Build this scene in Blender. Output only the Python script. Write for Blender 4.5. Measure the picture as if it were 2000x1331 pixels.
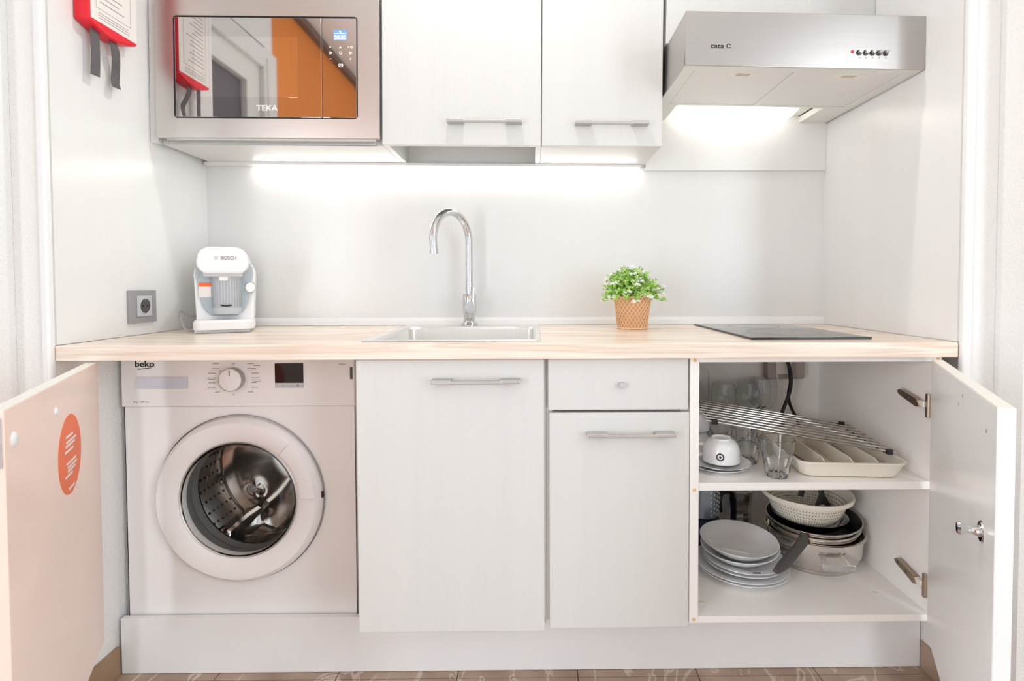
import bpy, bmesh, math, random
from mathutils import Vector, Matrix, Euler
import numpy as np
random.seed(7)
for o in list(bpy.data.objects): bpy.data.objects.remove(o)
scene = bpy.context.scene
COL = scene.collection
PI = math.pi
sin, cos = math.sin, math.cos

# ------------------------------------------------------------------ camera
cam = bpy.data.cameras.new('camera'); camo = bpy.data.objects.new('camera', cam); COL.objects.link(camo)
R_ = Vector((0.99995144, -0.00947838, -0.00269885)); U_ = Vector((0.00297337, 0.02906912, 0.99957298)); F_ = Vector((0.00939588, 0.99953246, -0.02909589))
M = Matrix((( R_.x, U_.x, -F_.x, 0.0), (R_.y, U_.y, -F_.y, -1.8102), (R_.z, U_.z, -F_.z, 1.009), (0, 0, 0, 1)))
camo.matrix_world = M
cam.sensor_width = 36.0; cam.sensor_fit = 'HORIZONTAL'
cam.lens = 1065.6/2000*36; cam.shift_x = -49.97/2000; cam.shift_y = -78.76/2000
cam.clip_start = 0.02; cam.clip_end = 60
scene.camera = camo
# ------------------------------------------------------------------ world, exposure, large lights
vs = scene.view_settings
vs.view_transform = 'Standard'; vs.look = 'None'; vs.gamma = 1; vs.use_curve_mapping = False
vs.exposure = -0.12
scene.cycles.diffuse_bounces = 8; scene.cycles.glossy_bounces = 6; scene.cycles.max_bounces = 14
w = bpy.data.worlds.new('world'); scene.world = w; w.use_nodes = True
bg = w.node_tree.nodes['Background']; bg.inputs[0].default_value = (0.85, 0.92, 1, 1); bg.inputs[1].default_value = 1.0
LK = dict(day=8.0, side=4.0, right=41.0, left=48.0, spot=19.0)
def area(name, loc, rot, sx, sy, power, col):
    l = bpy.data.lights.new(name, 'AREA'); l.shape = 'RECTANGLE'; l.size = sx; l.size_y = sy; l.energy = power; l.color = col
    o = bpy.data.objects.new(name, l); COL.objects.link(o); o.location = loc; o.rotation_euler = rot; return o
area('window_daylight', (0.09, -4.27, 1.02), (PI/2, 0, 0), 3.2, 1.8, LK['day'], (0.87, 0.94, 1.0))

area('added_side_fill', (-1.60, -1.0, 1.2), (0, -PI/2, 0), 2.2, .5, LK['side'], (0.84, 0.93, 1.0))  # added fill from the near left; no window known there
area('added_left_fill', (-1.62, -2.80, 1.0), (0, -PI/2, 0), 1.85, .78, LK['left'], (0.87, 0.94, 1.0))  # invented source, lifts the inside of the open right cabinet
area('added_right_fill', (1.72, -2.45, 1.2), (0, PI/2, 0), 2.2, 1.1, LK['right'], (0.87, 0.94, 1.0))  # invented source, brightens the orange wall and the left units

# ------------------------------------------------------------------ materials
MATS = {}
def nd(nt, t, **kw):
    n = nt.nodes.new(t)
    for k, v in kw.items(): setattr(n, k, v)
    return n
def pm(name, col, rough=0.5, metal=0.0, spec=0.5, var=0.0, vscale=(6, 6, 6), bump=0.0, bscale=(40, 40, 40), trans=0.0, ior=1.45, emis=None, coat=0.0, detail=4.0, aniso=0.0):
    if name in MATS: return MATS[name]
    m = bpy.data.materials.new(name); m.use_nodes = True; nt = m.node_tree; b = nt.nodes['Principled BSDF']
    b.inputs['Base Color'].default_value = (*col, 1); b.inputs['Roughness'].default_value = rough; b.inputs['Metallic'].default_value = metal
    b.inputs['Specular IOR Level'].default_value = spec; b.inputs['IOR'].default_value = ior; b.inputs['Transmission Weight'].default_value = trans
    b.inputs['Coat Weight'].default_value = coat; b.inputs['Coat Roughness'].default_value = 0.08
    if emis: b.inputs['Emission Color'].default_value = (*emis[:3], 1); b.inputs['Emission Strength'].default_value = emis[3]
    tc = nd(nt, 'ShaderNodeTexCoord')
    if var > 0:
        mp = nd(nt, 'ShaderNodeMapping'); mp.inputs['Scale'].default_value = vscale; nt.links.new(tc.outputs['Object'], mp.inputs[0])
        nz = nd(nt, 'ShaderNodeTexNoise'); nz.inputs['Scale'].default_value = 1; nz.inputs['Detail'].default_value = detail; nt.links.new(mp.outputs[0], nz.inputs[0])
        mx = nd(nt, 'ShaderNodeMix', data_type='RGBA'); nt.links.new(nz.outputs[0], mx.inputs[0])
        mx.inputs[6].default_value = (*[max(0, c*(1-var)) for c in col], 1); mx.inputs[7].default_value = (*[min(1, c*(1+var)) for c in col], 1)
        nt.links.new(mx.outputs[2], b.inputs['Base Color'])
    if bump > 0:
        mp = nd(nt, 'ShaderNodeMapping'); mp.inputs['Scale'].default_value = bscale; nt.links.new(tc.outputs['Object'], mp.inputs[0])
        nz = nd(nt, 'ShaderNodeTexNoise'); nz.inputs['Scale'].default_value = 1; nz.inputs['Detail'].default_value = 3; nt.links.new(mp.outputs[0], nz.inputs[0])
        bp = nd(nt, 'ShaderNodeBump'); bp.inputs['Strength'].default_value = bump; bp.inputs['Distance'].default_value = 0.002
        nt.links.new(nz.outputs[0], bp.inputs['Height']); nt.links.new(bp.outputs[0], b.inputs['Normal'])
    MATS[name] = m; return m
def woodmat(name, c0, c1, axis='X', rough=0.45):
    m = bpy.data.materials.new(name); m.use_nodes = True; nt = m.node_tree; b = nt.nodes['Principled BSDF']; b.inputs['Roughness'].default_value = rough
    tc = nd(nt, 'ShaderNodeTexCoord'); mp = nd(nt, 'ShaderNodeMapping'); nt.links.new(tc.outputs['Object'], mp.inputs[0])
    mp.inputs['Scale'].default_value = (1.1, 9, 24)
    n1 = nd(nt, 'ShaderNodeTexNoise'); n1.inputs['Scale'].default_value = 1.3; n1.inputs['Detail'].default_value = 3; n1.inputs['Distortion'].default_value = 0.6
    nt.links.new(mp.outputs[0], n1.inputs[0])
    wv = nd(nt, 'ShaderNodeMath', operation='MULTIPLY'); wv.inputs[1].default_value = 26; nt.links.new(n1.outputs[0], wv.inputs[0])
    sn = nd(nt, 'ShaderNodeMath', operation='SINE'); nt.links.new(wv.outputs[0], sn.inputs[0])
    mp2 = nd(nt, 'ShaderNodeMapping'); nt.links.new(tc.outputs['Object'], mp2.inputs[0]); mp2.inputs['Scale'].default_value = (5, 160, 260)
    n2 = nd(nt, 'ShaderNodeTexNoise'); n2.inputs['Scale'].default_value = 1; nt.links.new(mp2.outputs[0], n2.inputs[0])
    ad = nd(nt, 'ShaderNodeMath', operation='MULTIPLY_ADD'); ad.inputs[1].default_value = 0.22; nt.links.new(sn.outputs[0], ad.inputs[0]); nt.links.new(n2.outputs[0], ad.inputs[2])
    cr = nd(nt, 'ShaderNodeValToRGB'); cr.color_ramp.elements[0].position = 0.2; cr.color_ramp.elements[1].position = 0.75
    cr.color_ramp.elements[0].color = (*c0, 1); cr.color_ramp.elements[1].color = (*c1, 1)
    nt.links.new(ad.outputs[0], cr.inputs[0]); nt.links.new(cr.outputs[0], b.inputs['Base Color'])
    MATS[name] = m; return m
def marble(name):
    m = bpy.data.materials.new(name); m.use_nodes = True; nt = m.node_tree; b = nt.nodes['Principled BSDF']; b.inputs['Roughness'].default_value = 0.28
    tc = nd(nt, 'ShaderNodeTexCoord'); gp = nd(nt, 'ShaderNodeNewGeometry')
    n1 = nd(nt, 'ShaderNodeTexNoise'); n1.inputs['Scale'].default_value = 7; n1.inputs['Detail'].default_value = 8; nt.links.new(gp.outputs['Position'], n1.inputs[0])
    c1 = nd(nt, 'ShaderNodeValToRGB'); c1.color_ramp.elements[0].position = .3; c1.color_ramp.elements[1].position = .7
    c1.color_ramp.elements[0].color = (.30, .20, .14, 1); c1.color_ramp.elements[1].color = (.50, .38, .29, 1); nt.links.new(n1.outputs[0], c1.inputs[0])
    mp = nd(nt, 'ShaderNodeMapping'); mp.inputs['Rotation'].default_value = (0, 0, .5); mp.inputs['Scale'].default_value = (4.2, 1.8, 3); nt.links.new(gp.outputs['Position'], mp.inputs[0])
    n2 = nd(nt, 'ShaderNodeTexNoise'); n2.inputs['Scale'].default_value = 1.5; n2.inputs['Detail'].default_value = 5; n2.inputs['Distortion'].default_value = 1.1; nt.links.new(mp.outputs[0], n2.inputs[0])
    s = nd(nt, 'ShaderNodeMath', operation='SUBTRACT'); s.inputs[1].default_value = .5; nt.links.new(n2.outputs[0], s.inputs[0])
    a = nd(nt, 'ShaderNodeMath', operation='ABSOLUTE'); nt.links.new(s.outputs[0], a.inputs[0])
    c2 = nd(nt, 'ShaderNodeValToRGB'); c2.color_ramp.elements[0].position = .0; c2.color_ramp.elements[1].position = .016
    c2.color_ramp.elements[0].color = (.85, .85, .85, 1); c2.color_ramp.elements[1].color = (0, 0, 0, 1); nt.links.new(a.outputs[0], c2.inputs[0])
    mx = nd(nt, 'ShaderNodeMix', data_type='RGBA'); nt.links.new(c2.outputs[0], mx.inputs[0]); nt.links.new(c1.outputs[0], mx.inputs[6]); mx.inputs[7].default_value = (.72, .62, .52, 1)
    nt.links.new(mx.outputs[2], b.inputs['Base Color']); MATS[name] = m; return m
def grille(name, c0, c1, scale, metal, rough):
    m = bpy.data.materials.new(name); m.use_nodes = True; nt = m.node_tree; b = nt.nodes['Principled BSDF']; b.inputs['Roughness'].default_value = rough; b.inputs['Metallic'].default_value = metal
    tc = nd(nt, 'ShaderNodeTexCoord'); ck = nd(nt, 'ShaderNodeTexChecker'); ck.inputs['Scale'].default_value = scale
    ck.inputs[1].default_value = (*c0, 1); ck.inputs[2].default_value = (*c1, 1); nt.links.new(tc.outputs['Object'], ck.inputs[0]); nt.links.new(ck.outputs[0], b.inputs['Base Color']); MATS[name] = m; return m

m_plaster = pm('plaster', (.86, .855, .84), .85, bump=1.0, bscale=(190, 190, 190), var=.02)
m_ceil = pm('ceiling_paint', (.86, .86, .85), .9, var=.01)
m_orange = pm('orange_paint', (.80, .27, .06), .8, var=.08, vscale=(30, 30, 2))
m_panel = pm('white_panel', (.81, .81, .80), .22, var=.02, vscale=(22, 22, 1.2), bump=.10, bscale=(120, 120, 4))
m_lam = pm('white_laminate', (.70, .698, .682), .33, var=.03, vscale=(30, 30, 1.6), bump=.22, bscale=(170, 170, 6))
m_lamgloss = pm('smooth_laminate', (.86, .855, .85), .22, var=.015)
m_bouncedoor = pm('white_laminate_warm_bounce', (.92, .715, .625), .2, var=.02)  # white door; warm orange bounce light painted into its base colour
m_carc = pm('carcass_white', (.95, .93, .905), .4, var=.012)
m_edge = pm('edge_band', (.87, .84, .77), .4, var=.02)
m_white = pm('white_plastic', (.86, .86, .86), .3, var=.01)
m_enamel = pm('white_enamel', (.90, .885, .88), .25, var=.01)
m_porc = pm('white_porcelain', (.86, .87, .88), .12, var=.01, coat=.4)
m_steel = pm('brushed_steel', (.66, .64, .62), .32, 1.0, var=.05, vscale=(4, 4, 300), bump=.03, bscale=(6, 6, 500))
m_steel2 = pm('satin_steel', (.60, .59, .57), .38, 1.0, var=.04, vscale=(200, 5, 200))
m_hoodst = pm('hood_steel', (.50, .48, .465), .3, 1.0, var=.06, vscale=(4, 4, 300), bump=.03, bscale=(6, 6, 500))
m_sink = pm('sink_steel', (.85, .84, .82), .38, 1.0, var=.04, vscale=(200, 4, 4))
m_chrome = pm('chrome', (.66, .66, .67), .05, 1.0, var=.01)
m_polish = pm('polished_steel', (.70, .67, .63), .12, 1.0, var=.03, vscale=(2, 2, 90))
m_rod = pm('rack_steel', (.50, .48, .46), .16, 1.0, var=.03)
m_alu = pm('matt_aluminium', (.56, .55, .54), .45, 1.0, var=.03)
m_under = pm('hood_underside', (.80, .795, .765), .45, .15, var=.02)
m_blackgl = pm('black_glass', (.012, .012, .014), .04, 0, .6, var=.01)
m_mirror = pm('mirror_glass', (.60, .58, .57), .03, 1.0, var=.02)
m_grille = grille('mesh_screen', (.80, .78, .76), (.58, .56, .55), 420, 1.0, .035)
m_black = pm('black_plastic', (.015, .015, .016), .45, var=.1)
m_dark = pm('dark_gap', (.03, .028, .026), .7, var=.1)
m_dgrey = pm('dark_grey_plastic', (.09, .085, .08), .45, var=.1)
m_grey = pm('grey_plastic', (.34, .33, .34), .45, var=.04)
m_lgrey = pm('light_grey_plastic', (.56, .57, .60), .35, var=.03)
m_red = pm('red_plastic', (.80, .012, .03), .35, var=.05)
m_strap = pm('grey_webbing', (.13, .12, .125), .8, var=.2, vscale=(300, 300, 300), bump=.5, bscale=(600, 600, 600))
m_orangest = pm('orange_sticker', (.90, .16, .04), .4, var=.02)
m_ink = pm('black_ink', (.03, .03, .032), .6, var=.05)
m_inkg = pm('grey_ink', (.30, .29, .29), .6, var=.05)
m_wprint = pm('white_print', (.85, .80, .76), .5, var=.02)
m_display = pm('blue_display', (.12, .25, .6), .3, var=.02, emis=(.20, .38, .85, .55))
m_digit = pm('display_digits', (.9, .95, 1), .3, var=.01, emis=(.85, .92, 1, 1.1))
m_led = pm('led_diffuser', (.9, .9, .9), .4, var=.01, emis=(1, .985, .96, 13.0))
m_hlamp = pm('hood_lamp_diffuser', (.9, .9, .88), .4, var=.01, emis=(1, .97, .90, 2.6))
m_addlamp = pm('added_lamp_diffuser', (.9, .9, .88), .5, var=.01, emis=(1, .95, .88, 3.0))  # glow of the unseen lamp added to the room
m_glass = pm('clear_glass', (.97, .985, .98), .02, trans=1.0, ior=1.45, var=.005)
m_dglass = pm('door_glass', (.95, .95, .94), .02, trans=1.0, ior=1.2, var=.01)
m_drum = pm('drum_steel', (.85, .83, .81), .10, 1.0, var=.06, vscale=(5, 60, 5))
m_rubber = pm('grey_rubber', (.20, .19, .18), .5, var=.1)
m_basket = pm('woven_straw', (.86, .56, .33), .7, var=.14, vscale=(60, 60, 60), bump=.4, bscale=(300, 300, 300))
m_basketd = pm('straw_liner', (.62, .37, .20), .8, var=.2)
m_leaf = pm('leaf_green', (.36, .64, .10), .5, var=.35, vscale=(50, 50, 50), detail=2)
m_leafl = pm('pale_leaf_green', (.62, .76, .34), .5, var=.3, vscale=(50, 50, 50))
m_flower = pm('white_petals', (.86, .87, .84), .6, var=.03)
m_coffee = pm('blue_grey_plastic', (.42, .475, .51), .25, var=.04)
m_cream = pm('cream_plastic', (.84, .80, .70), .35, var=.02)
m_box = pm('taupe_plastic', (.42, .36, .33), .4, var=.05)
m_brass = pm('nickel_hinge', (.42, .34, .26), .3, 1.0, var=.1)
m_nonstick = pm('nonstick_black', (.012, .011, .011), .3, var=.1)
m_woodspoon = pm('utensil_wood', (.60, .34, .14), .6, var=.2, vscale=(10, 200, 200))
m_bluegrey = pm('blue_grey_steel', (.36, .42, .48), .3, .6, var=.06)
m_navy = pm('navy_plastic', (.02, .03, .09), .4, var=.1)
m_grout = pm('grout', (.22, .17, .14), .9, var=.1, vscale=(90, 90, 90))
m_stone = marble('brown_marble')
m_skirt = pm('skirting_stone', (.36, .235, .135), .35, var=.25, vscale=(9, 9, 9), detail=8)
m_wood = woodmat('light_wood_laminate', (.76, .61, .49), (.90, .80, .70), rough=.27)
m_shutter = pm('grey_shutter', (.16, .145, .16), .6, var=.1, vscale=(2, 2, 60))
m_frame = pm('white_frame_paint', (.78, .77, .75), .4, var=.02)
m_beam = pm('dark_beam', (.20, .15, .12), .6, var=.2)

# ------------------------------------------------------------------ mesh builder
WL = {}
class MB:
    def __init__(s): s.v = []; s.f = []; s.s = []
    def add(s, vs, fs, sm=False):
        o = len(s.v); s.v += [tuple(v) for v in vs]; s.f += [tuple(i+o for i in f) for f in fs]; s.s += [sm]*len(fs); return s
    def box(s, x0, x1, y0, y1, z0, z1):
        v = [(x, y, z) for z in (z0, z1) for y in (y0, y1) for x in (x0, x1)]
        return s.add(v, [(0, 2, 3, 1), (4, 5, 7, 6), (0, 1, 5, 4), (2, 6, 7, 3), (0, 4, 6, 2), (1, 3, 7, 5)])
    def loft(s, loops, sm=True, cap0=False, cap1=False, closed=True):
        n = len(loops[0]); vs = [p for l in loops for p in l]; fs = []
        for k in range(len(loops)-1):
            for i in range(n if closed else n-1):
                j = (i+1) % n; fs.append((k*n+i, k*n+j, (k+1)*n+j, (k+1)*n+i))
        s.add(vs, fs, sm)
        if cap0: s.add(loops[0], [tuple(range(n))[::-1]])
        if cap1: s.add(loops[-1], [tuple(range(n))])
        return s
    def lathe(s, prof, n=32, c=(0, 0, 0), axis='Z', sm=True, cap0=False, cap1=False, a0=0, a1=2*PI):
        full = abs(a1-a0-2*PI) < 1e-6; cnt = n if full else n+1
        loops = []
        for r, h in prof:
            L = []
            for i in range(cnt):
                a = a0+(a1-a0)*i/n
                if axis == 'Z': p = (c[0]+r*cos(a), c[1]+r*sin(a), c[2]+h)
                elif axis == 'Y': p = (c[0]+r*cos(a), c[1]+h, c[2]-r*sin(a))
                else: p = (c[0]+h, c[1]+r*cos(a), c[2]+r*sin(a))
                L.append(p)
            loops.append(L)
        return s.loft(loops, sm, cap0, cap1, closed=full)
    def cyl(s, p0, p1, r0, r1=None, n=16, cap=True, sm=True):
        r1 = r0 if r1 is None else r1; p0 = Vector(p0); p1 = Vector(p1); d = (p1-p0).normalized()
        a = d.orthogonal().normalized(); b = d.cross(a)
        l0 = [p0+(a*cos(2*PI*i/n)+b*sin(2*PI*i/n))*r0 for i in range(n)]; l1 = [p1+(a*cos(2*PI*i/n)+b*sin(2*PI*i/n))*r1 for i in range(n)]
        return s.loft([l0, l1], sm, cap, cap)
    def tube(s, path, r, n=10, cap=True, flat=None):
        P = [Vector(p) for p in path]; loops = []; a = None
        for i, p in enumerate(P):
            d = (P[min(i+1, len(P)-1)]-P[max(i-1, 0)]).normalized()
            if a is None: a = d.orthogonal().normalized() if flat is None else Vector(flat)
            a = (a-d*a.dot(d)).normalized(); b = d.cross(a)
            rr = r[i] if isinstance(r, (list, tuple)) else r
            ra, rb = (rr if isinstance(rr, tuple) else (rr, rr))
            loops.append([p+a*cos(2*PI*k/n)*ra+b*sin(2*PI*k/n)*rb for k in range(n)])
        return s.loft(loops, True, cap, cap)
    def prism(s, poly, axis, a, b, sm=False):
        def mk(h):
            if axis == 'Y': return [(p[0], h, p[1]) for p in poly]
            if axis == 'X': return [(h, p[0], p[1]) for p in poly]
            return [(p[0], p[1], h) for p in poly]
        return s.loft([mk(a), mk(b)], sm, True, True)
    def sphere(s, c, r, n=12, m=8, sc=(1, 1, 1)):
        pr = [(max(1e-4, sin(PI*i/m)), -cos(PI*i/m)) for i in range(m+1)]
        o = len(s.v); s.lathe(pr, n)
        for i in range(o, len(s.v)):
            x, y, z = s.v[i]; s.v[i] = (c[0]+x*r*sc[0], c[1]+y*r*sc[1], c[2]+z*r*sc[2])
        return s
    def tf(s, M, start=0):
        for i in range(start, len(s.v)): s.v[i] = tuple(M @ Vector(s.v[i]))
        return s
    def build(s, name, mat, parent=None, org=None, bevel=0, seg=2, kind=None, local=False, label=None, flat=False):
        me = bpy.data.meshes.new(name)
        off = Vector((0, 0, 0))
        if parent is not None and not local: off = WL[parent.name]
        elif org is not None: off = Vector(org)
        me.from_pydata([tuple(Vector(v)-off) for v in s.v], [], s.f)
        bm = bmesh.new(); bm.from_mesh(me); bmesh.ops.remove_doubles(bm, verts=bm.verts, dist=1e-6)
        bmesh.ops.recalc_face_normals(bm, faces=bm.faces); bm.to_mesh(me); bm.free()
        sm = any(s.s) and not flat
        if sm:
            me.polygons.foreach_set('use_smooth', [True]*len(me.polygons))
            try: me.set_sharp_from_angle(angle=math.radians(38))
            except Exception: pass
        me.materials.append(mat)
        o = bpy.data.objects.new(name, me); COL.objects.link(o)
        if parent is not None: o.parent = parent; WL[o.name] = off if not local else Vector((0, 0, 0))
        elif org is not None: o.location = org; WL[o.name] = Vector(org)
        else: WL[o.name] = Vector((0, 0, 0))
        if bevel > 0:
            b = o.modifiers.new('bevel', 'BEVEL'); b.width = bevel; b.segments = seg; b.limit_method = 'ANGLE'; b.angle_limit = math.radians(40)
        if kind: o['kind'] = kind
        if label: o['label'] = label
        return o
def bx(x0, x1, y0, y1, z0, z1): return MB().box(x0, x1, y0, y1, z0, z1)
def thing(name, label, cat, loc=(0, 0, 0), rot=(0, 0, 0), group=None):
    o = bpy.data.objects.new(name, None); COL.objects.link(o); o.empty_display_size = .05
    o.location = loc; o.rotation_euler = rot; o['label'] = label; o['category'] = cat
    if group: o['group'] = group
    WL[o.name] = Vector(loc); return o
def tag(o, label, cat, group=None, kind=None):
    o['label'] = label; o['category'] = cat
    if group: o['group'] = group
    if kind: o['kind'] = kind
    return o
def struct(o): o['kind'] = 'structure'; return o
def dup(root, loc, rot=None, label=None, group=None):
    def cp(o, par):
        c = o.copy(); COL.objects.link(c); c.parent = par
        for ch in o.children: cp(ch, c)
        return c
    r = cp(root, None); r.location = loc
    if rot is not None: r.rotation_euler = rot
    if label: r['label'] = label
    if group: r['group'] = group
    return r
def text(s, size, loc, mat, parent, name='lettering', rot=(PI/2, 0, 0), local=False, sx=1.0, align='CENTER', M=None, bold=0.0):
    cu = bpy.data.curves.new(name, 'FONT'); cu.body = s; cu.size = size; cu.align_x = align; cu.align_y = 'CENTER'; cu.extrude = .0002; cu.offset = bold
    t = bpy.data.objects.new(name, cu); COL.objects.link(t); bpy.context.view_layer.update()
    me = bpy.data.meshes.new_from_object(t.evaluated_get(bpy.context.evaluated_depsgraph_get()))
    bpy.data.objects.remove(t)
    T = Matrix.Translation(Vector(loc)) @ Euler(rot).to_matrix().to_4x4() @ Matrix.Diagonal((sx, 1, 1, 1))
    if M is not None: T = M @ T
    if not local: T = Matrix.Translation(-WL[parent.name]) @ T
    me.transform(T); me.materials.clear(); me.materials.append(mat)
    o = bpy.data.objects.new(name, me); COL.objects.link(o); o.parent = parent; WL[o.name] = WL[parent.name] if not local else Vector((0, 0, 0)); return o
def rrect(x0, x1, y0, y1, r, n=5):
    P = []
    for cx, cy, a in ((x1-r, y1-r, 0), (x0+r, y1-r, PI/2), (x0+r, y0+r, PI), (x1-r, y0+r, 1.5*PI)):
        for i in range(n+1): t = a+PI/2*i/n; P.append((cx+r*cos(t), cy+r*sin(t)))
    return P
def smooth_path(pts, k=6):
    P = [Vector(p) for p in pts]; out = []
    for i in range(len(P)-1):
        a, b, c, d = P[max(i-1, 0)], P[i], P[i+1], P[min(i+2, len(P)-1)]
        for j in range(k):
            t = j/k; out.append(.5*((2*b)+(c-a)*t+(2*a-5*b+4*c-d)*t*t+(3*b-a-3*c+d)*t**3))
    out.append(P[-1]); return out

# ------------------------------------------------------------------ room shell
XL, XR = -1.08, 1.02
struct(bx(-1.7, 2.35, -4.35, .1, -.06, -.004).build('floor', m_grout))
floor = bpy.data.objects['floor']
TS = .31; x0t = .1138; tm = None
for ix in range(-6, 8):
    for iy in range(0, 13):
        xa = x0t+ix*TS; yb = -.13-iy*TS
        if xa > 2.3 or xa+TS < -1.66 or yb-TS < -4.4: continue
        if tm is None:
            o = bx(.0012, TS-.0012, -TS+.0012, -.0012, -.003, 0).build('tile', m_stone); tm = o.data
        else:
            o = bpy.data.objects.new('tile', tm); COL.objects.link(o)
        o.parent = floor; o.location = (xa, yb, 0)
CH = 2.9
struct(bx(-1.7, 2.35, -4.35, -.585, CH, CH+.06).build('ceiling', m_ceil))
struct(bx(-1.3, 1.3, -.585, .1, 2.35, 2.41).build('ceiling_niche', m_ceil))
struct(bx(-1.3, 1.3, .012, .1, -.05, 2.4).build('wall_back', m_plaster))
struct(bx(-1.2, XL, -.585, .012, -.05, 2.4).build('wall_left', m_plaster))
struct(bx(XR, 1.15, -.585, .012, -.05, 2.4).build('wall_right', m_plaster))
struct(bx(-1.72, -1.15, -.66, -.5852, -.05, CH).build('wall_pier_left', m_plaster))
struct(bx(1.047, 2.35, -.66, -.5852, -.05, CH).build('wall_pier_right', m_plaster))
struct(bx(-1.15, 1.047, -.66, -.585, 2.35, CH).build('wall_lintel', m_plaster))
struct(MB().box(-1.72, -1.65, -4.4, -3.24, -.05, CH).box(-1.72, -1.65, -2.36, -2.26, -.05, CH).box(-1.72, -1.65, -3.24, -2.36, 1.97, CH).build('wall_room_left', m_orange))
added_win5 = struct(bx(-1.71, -1.69, -3.24, -2.36, .0, 1.97).build('added_window_5', m_glass))  # made-up low window, kept out of the microwave's reflection, carries the left fill
MB().box(-1.72, -1.65, -3.24, -3.18, 0, 1.97).box(-1.72, -1.65, -2.42, -2.36, 0, 1.97).box(-1.72, -1.65, -3.18, -2.42, 1.91, 1.97).box(-1.72, -1.65, -3.18, -2.42, 0, .06).build('window_frame', m_frame, added_win5)
struct(MB().box(-1.72, -1.65, -1.3, -.66, 2.4, CH).box(-1.72, -1.65, -.70, -.66, -.05, 2.4).box(-1.72, -1.65, -2.26, -1.3, 2.45, CH).build('wall_window_side', m_plaster))
added_win3 = struct(bx(-1.71, -1.69, -1.3, -.70, .0, 2.4).build('added_window_3', m_glass))  # made-up opening that carries the side fill
MB().box(-1.72, -1.65, -.76, -.70, 0, 2.4).box(-1.72, -1.65, -1.3, -1.24, 0, 2.4).box(-1.72, -1.65, -1.24, -.76, 2.34, 2.4).box(-1.72, -1.65, -1.24, -.76, 0, .08).build('window_frame', m_frame, added_win3)
struct(MB().box(1.75, 1.83, -4.4, -3.0, -.05, CH).box(1.75, 1.83, -1.9, -.585, -.05, CH).box(1.75, 1.83, -3.0, -1.9, 2.4, CH).build('wall_room_right', m_plaster))
added_win4 = struct(bx(1.79, 1.81, -3.0, -1.9, .0, 2.4).build('added_window_4', m_glass))  # made-up window in the unseen right wall for the right fill
MB().box(1.75, 1.82, -3.0, -2.94, 0, 2.4).box(1.75, 1.82, -1.96, -1.9, 0, 2.4).box(1.75, 1.82, -2.94, -1.96, 2.34, 2.4).box(1.75, 1.82, -2.94, -1.96, 0, .08).build('window_frame', m_frame, added_win4)
mb = MB()
mb.box(-1.72, -1.52, -4.4, -4.32, -.05, CH)  .box(1.70, 1.83, -4.4, -4.32, -.05, CH).box(-1.52, 1.70, -4.4, -4.32, -.05, .08).box(-1.52, 1.70, -4.4, -4.32, 1.97, CH)
struct(mb.build('wall_rear', m_plaster))
# rear window
win = struct(bx(-1.52, 1.70, -4.40, -4.37, .08, 1.97).build('window_1', m_glass))
mb = MB()
for a in (-1.52, -.45, .62, 1.64): mb.box(a, a+.06, -4.4, -4.33, .08, 1.97)
mb.box(-1.52, 1.70, -4.4, -4.33, .08, .14).box(-1.52, 1.70, -4.4, -4.33, 1.91, 1.97)
mb.build('window_frame', m_frame, win)
# tall side window with grey roller shutter and white frame
win2 = struct(bx(-1.71, -1.69, -1.96, -1.40, .05, 2.22).build('window_2', m_shutter))
mb = MB()
mb.box(-1.70, -1.62, -2.26, -2.10, 0, 2.45).box(-1.70, -1.62, -1.40, -1.30, 0, 2.45).box(-1.70, -1.62, -2.10, -1.40, 2.33, 2.45)
mb.box(-1.69, -1.65, -2.10, -1.95, .05, 2.33).box(-1.69, -1.65, -1.95, -1.40, 2.20, 2.33)
mb.box(-1.655, -1.61, -2.17, -2.13, 0, 2.40)
mb.build('window_frame', m_frame, win2, bevel=.004)
struct(bx(-1.65, -1.60, -4.32, -.66, CH-.05, CH).build('trim_4', m_beam))
# panels, trims
struct(bx(XL, -1.068, -.578, 0, .8752, 2.34).build('wall_panel_left', m_panel))
struct(bx(.968, XR, -.578, 0, .8752, 2.34).build('wall_panel_right', m_panel))
struct(bx(-1.08, 1.02, 0, .012, .80, 2.34).build('wall_panel_back', m_panel))
struct(bx(.372, .968, -.012, 0, 1.382, 1.9).build('wall_panel_hood', m_panel, bevel=.001))
struct(bx(-1.089, -1.0685, -.596, -.578, .10, 2.34).build('trim_1', m_white, bevel=.006, seg=3))
struct(bx(.9685, .990, -.596, -.578, .10, 2.34).build('trim_2', m_white, bevel=.006, seg=3))
struct(bx(.990, 1.0465, -.5865, -.5852, .0, 2.349).build('wall_return_right', m_plaster))
struct(bx(-1.1495, -1.089, -.5865, -.5852, .0, 2.349).build('wall_return_left', m_plaster))
struct(MB().prism([(0, .8755), (-.016, .8755), (-.013, .890), (-.004, .9), (0, .9)], 'X', -1.068, .968).build('trim_3', m_white, bevel=.001))
struct(bx(XL, XL+.010, -.585, -.4135, 0, .073).build('baseboard_left', m_skirt, bevel=.001))
struct(bx(XR-.004, XR+.004, -.585, -.414, 0, .073).build('baseboard_right', m_stone, bevel=.001))

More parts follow.
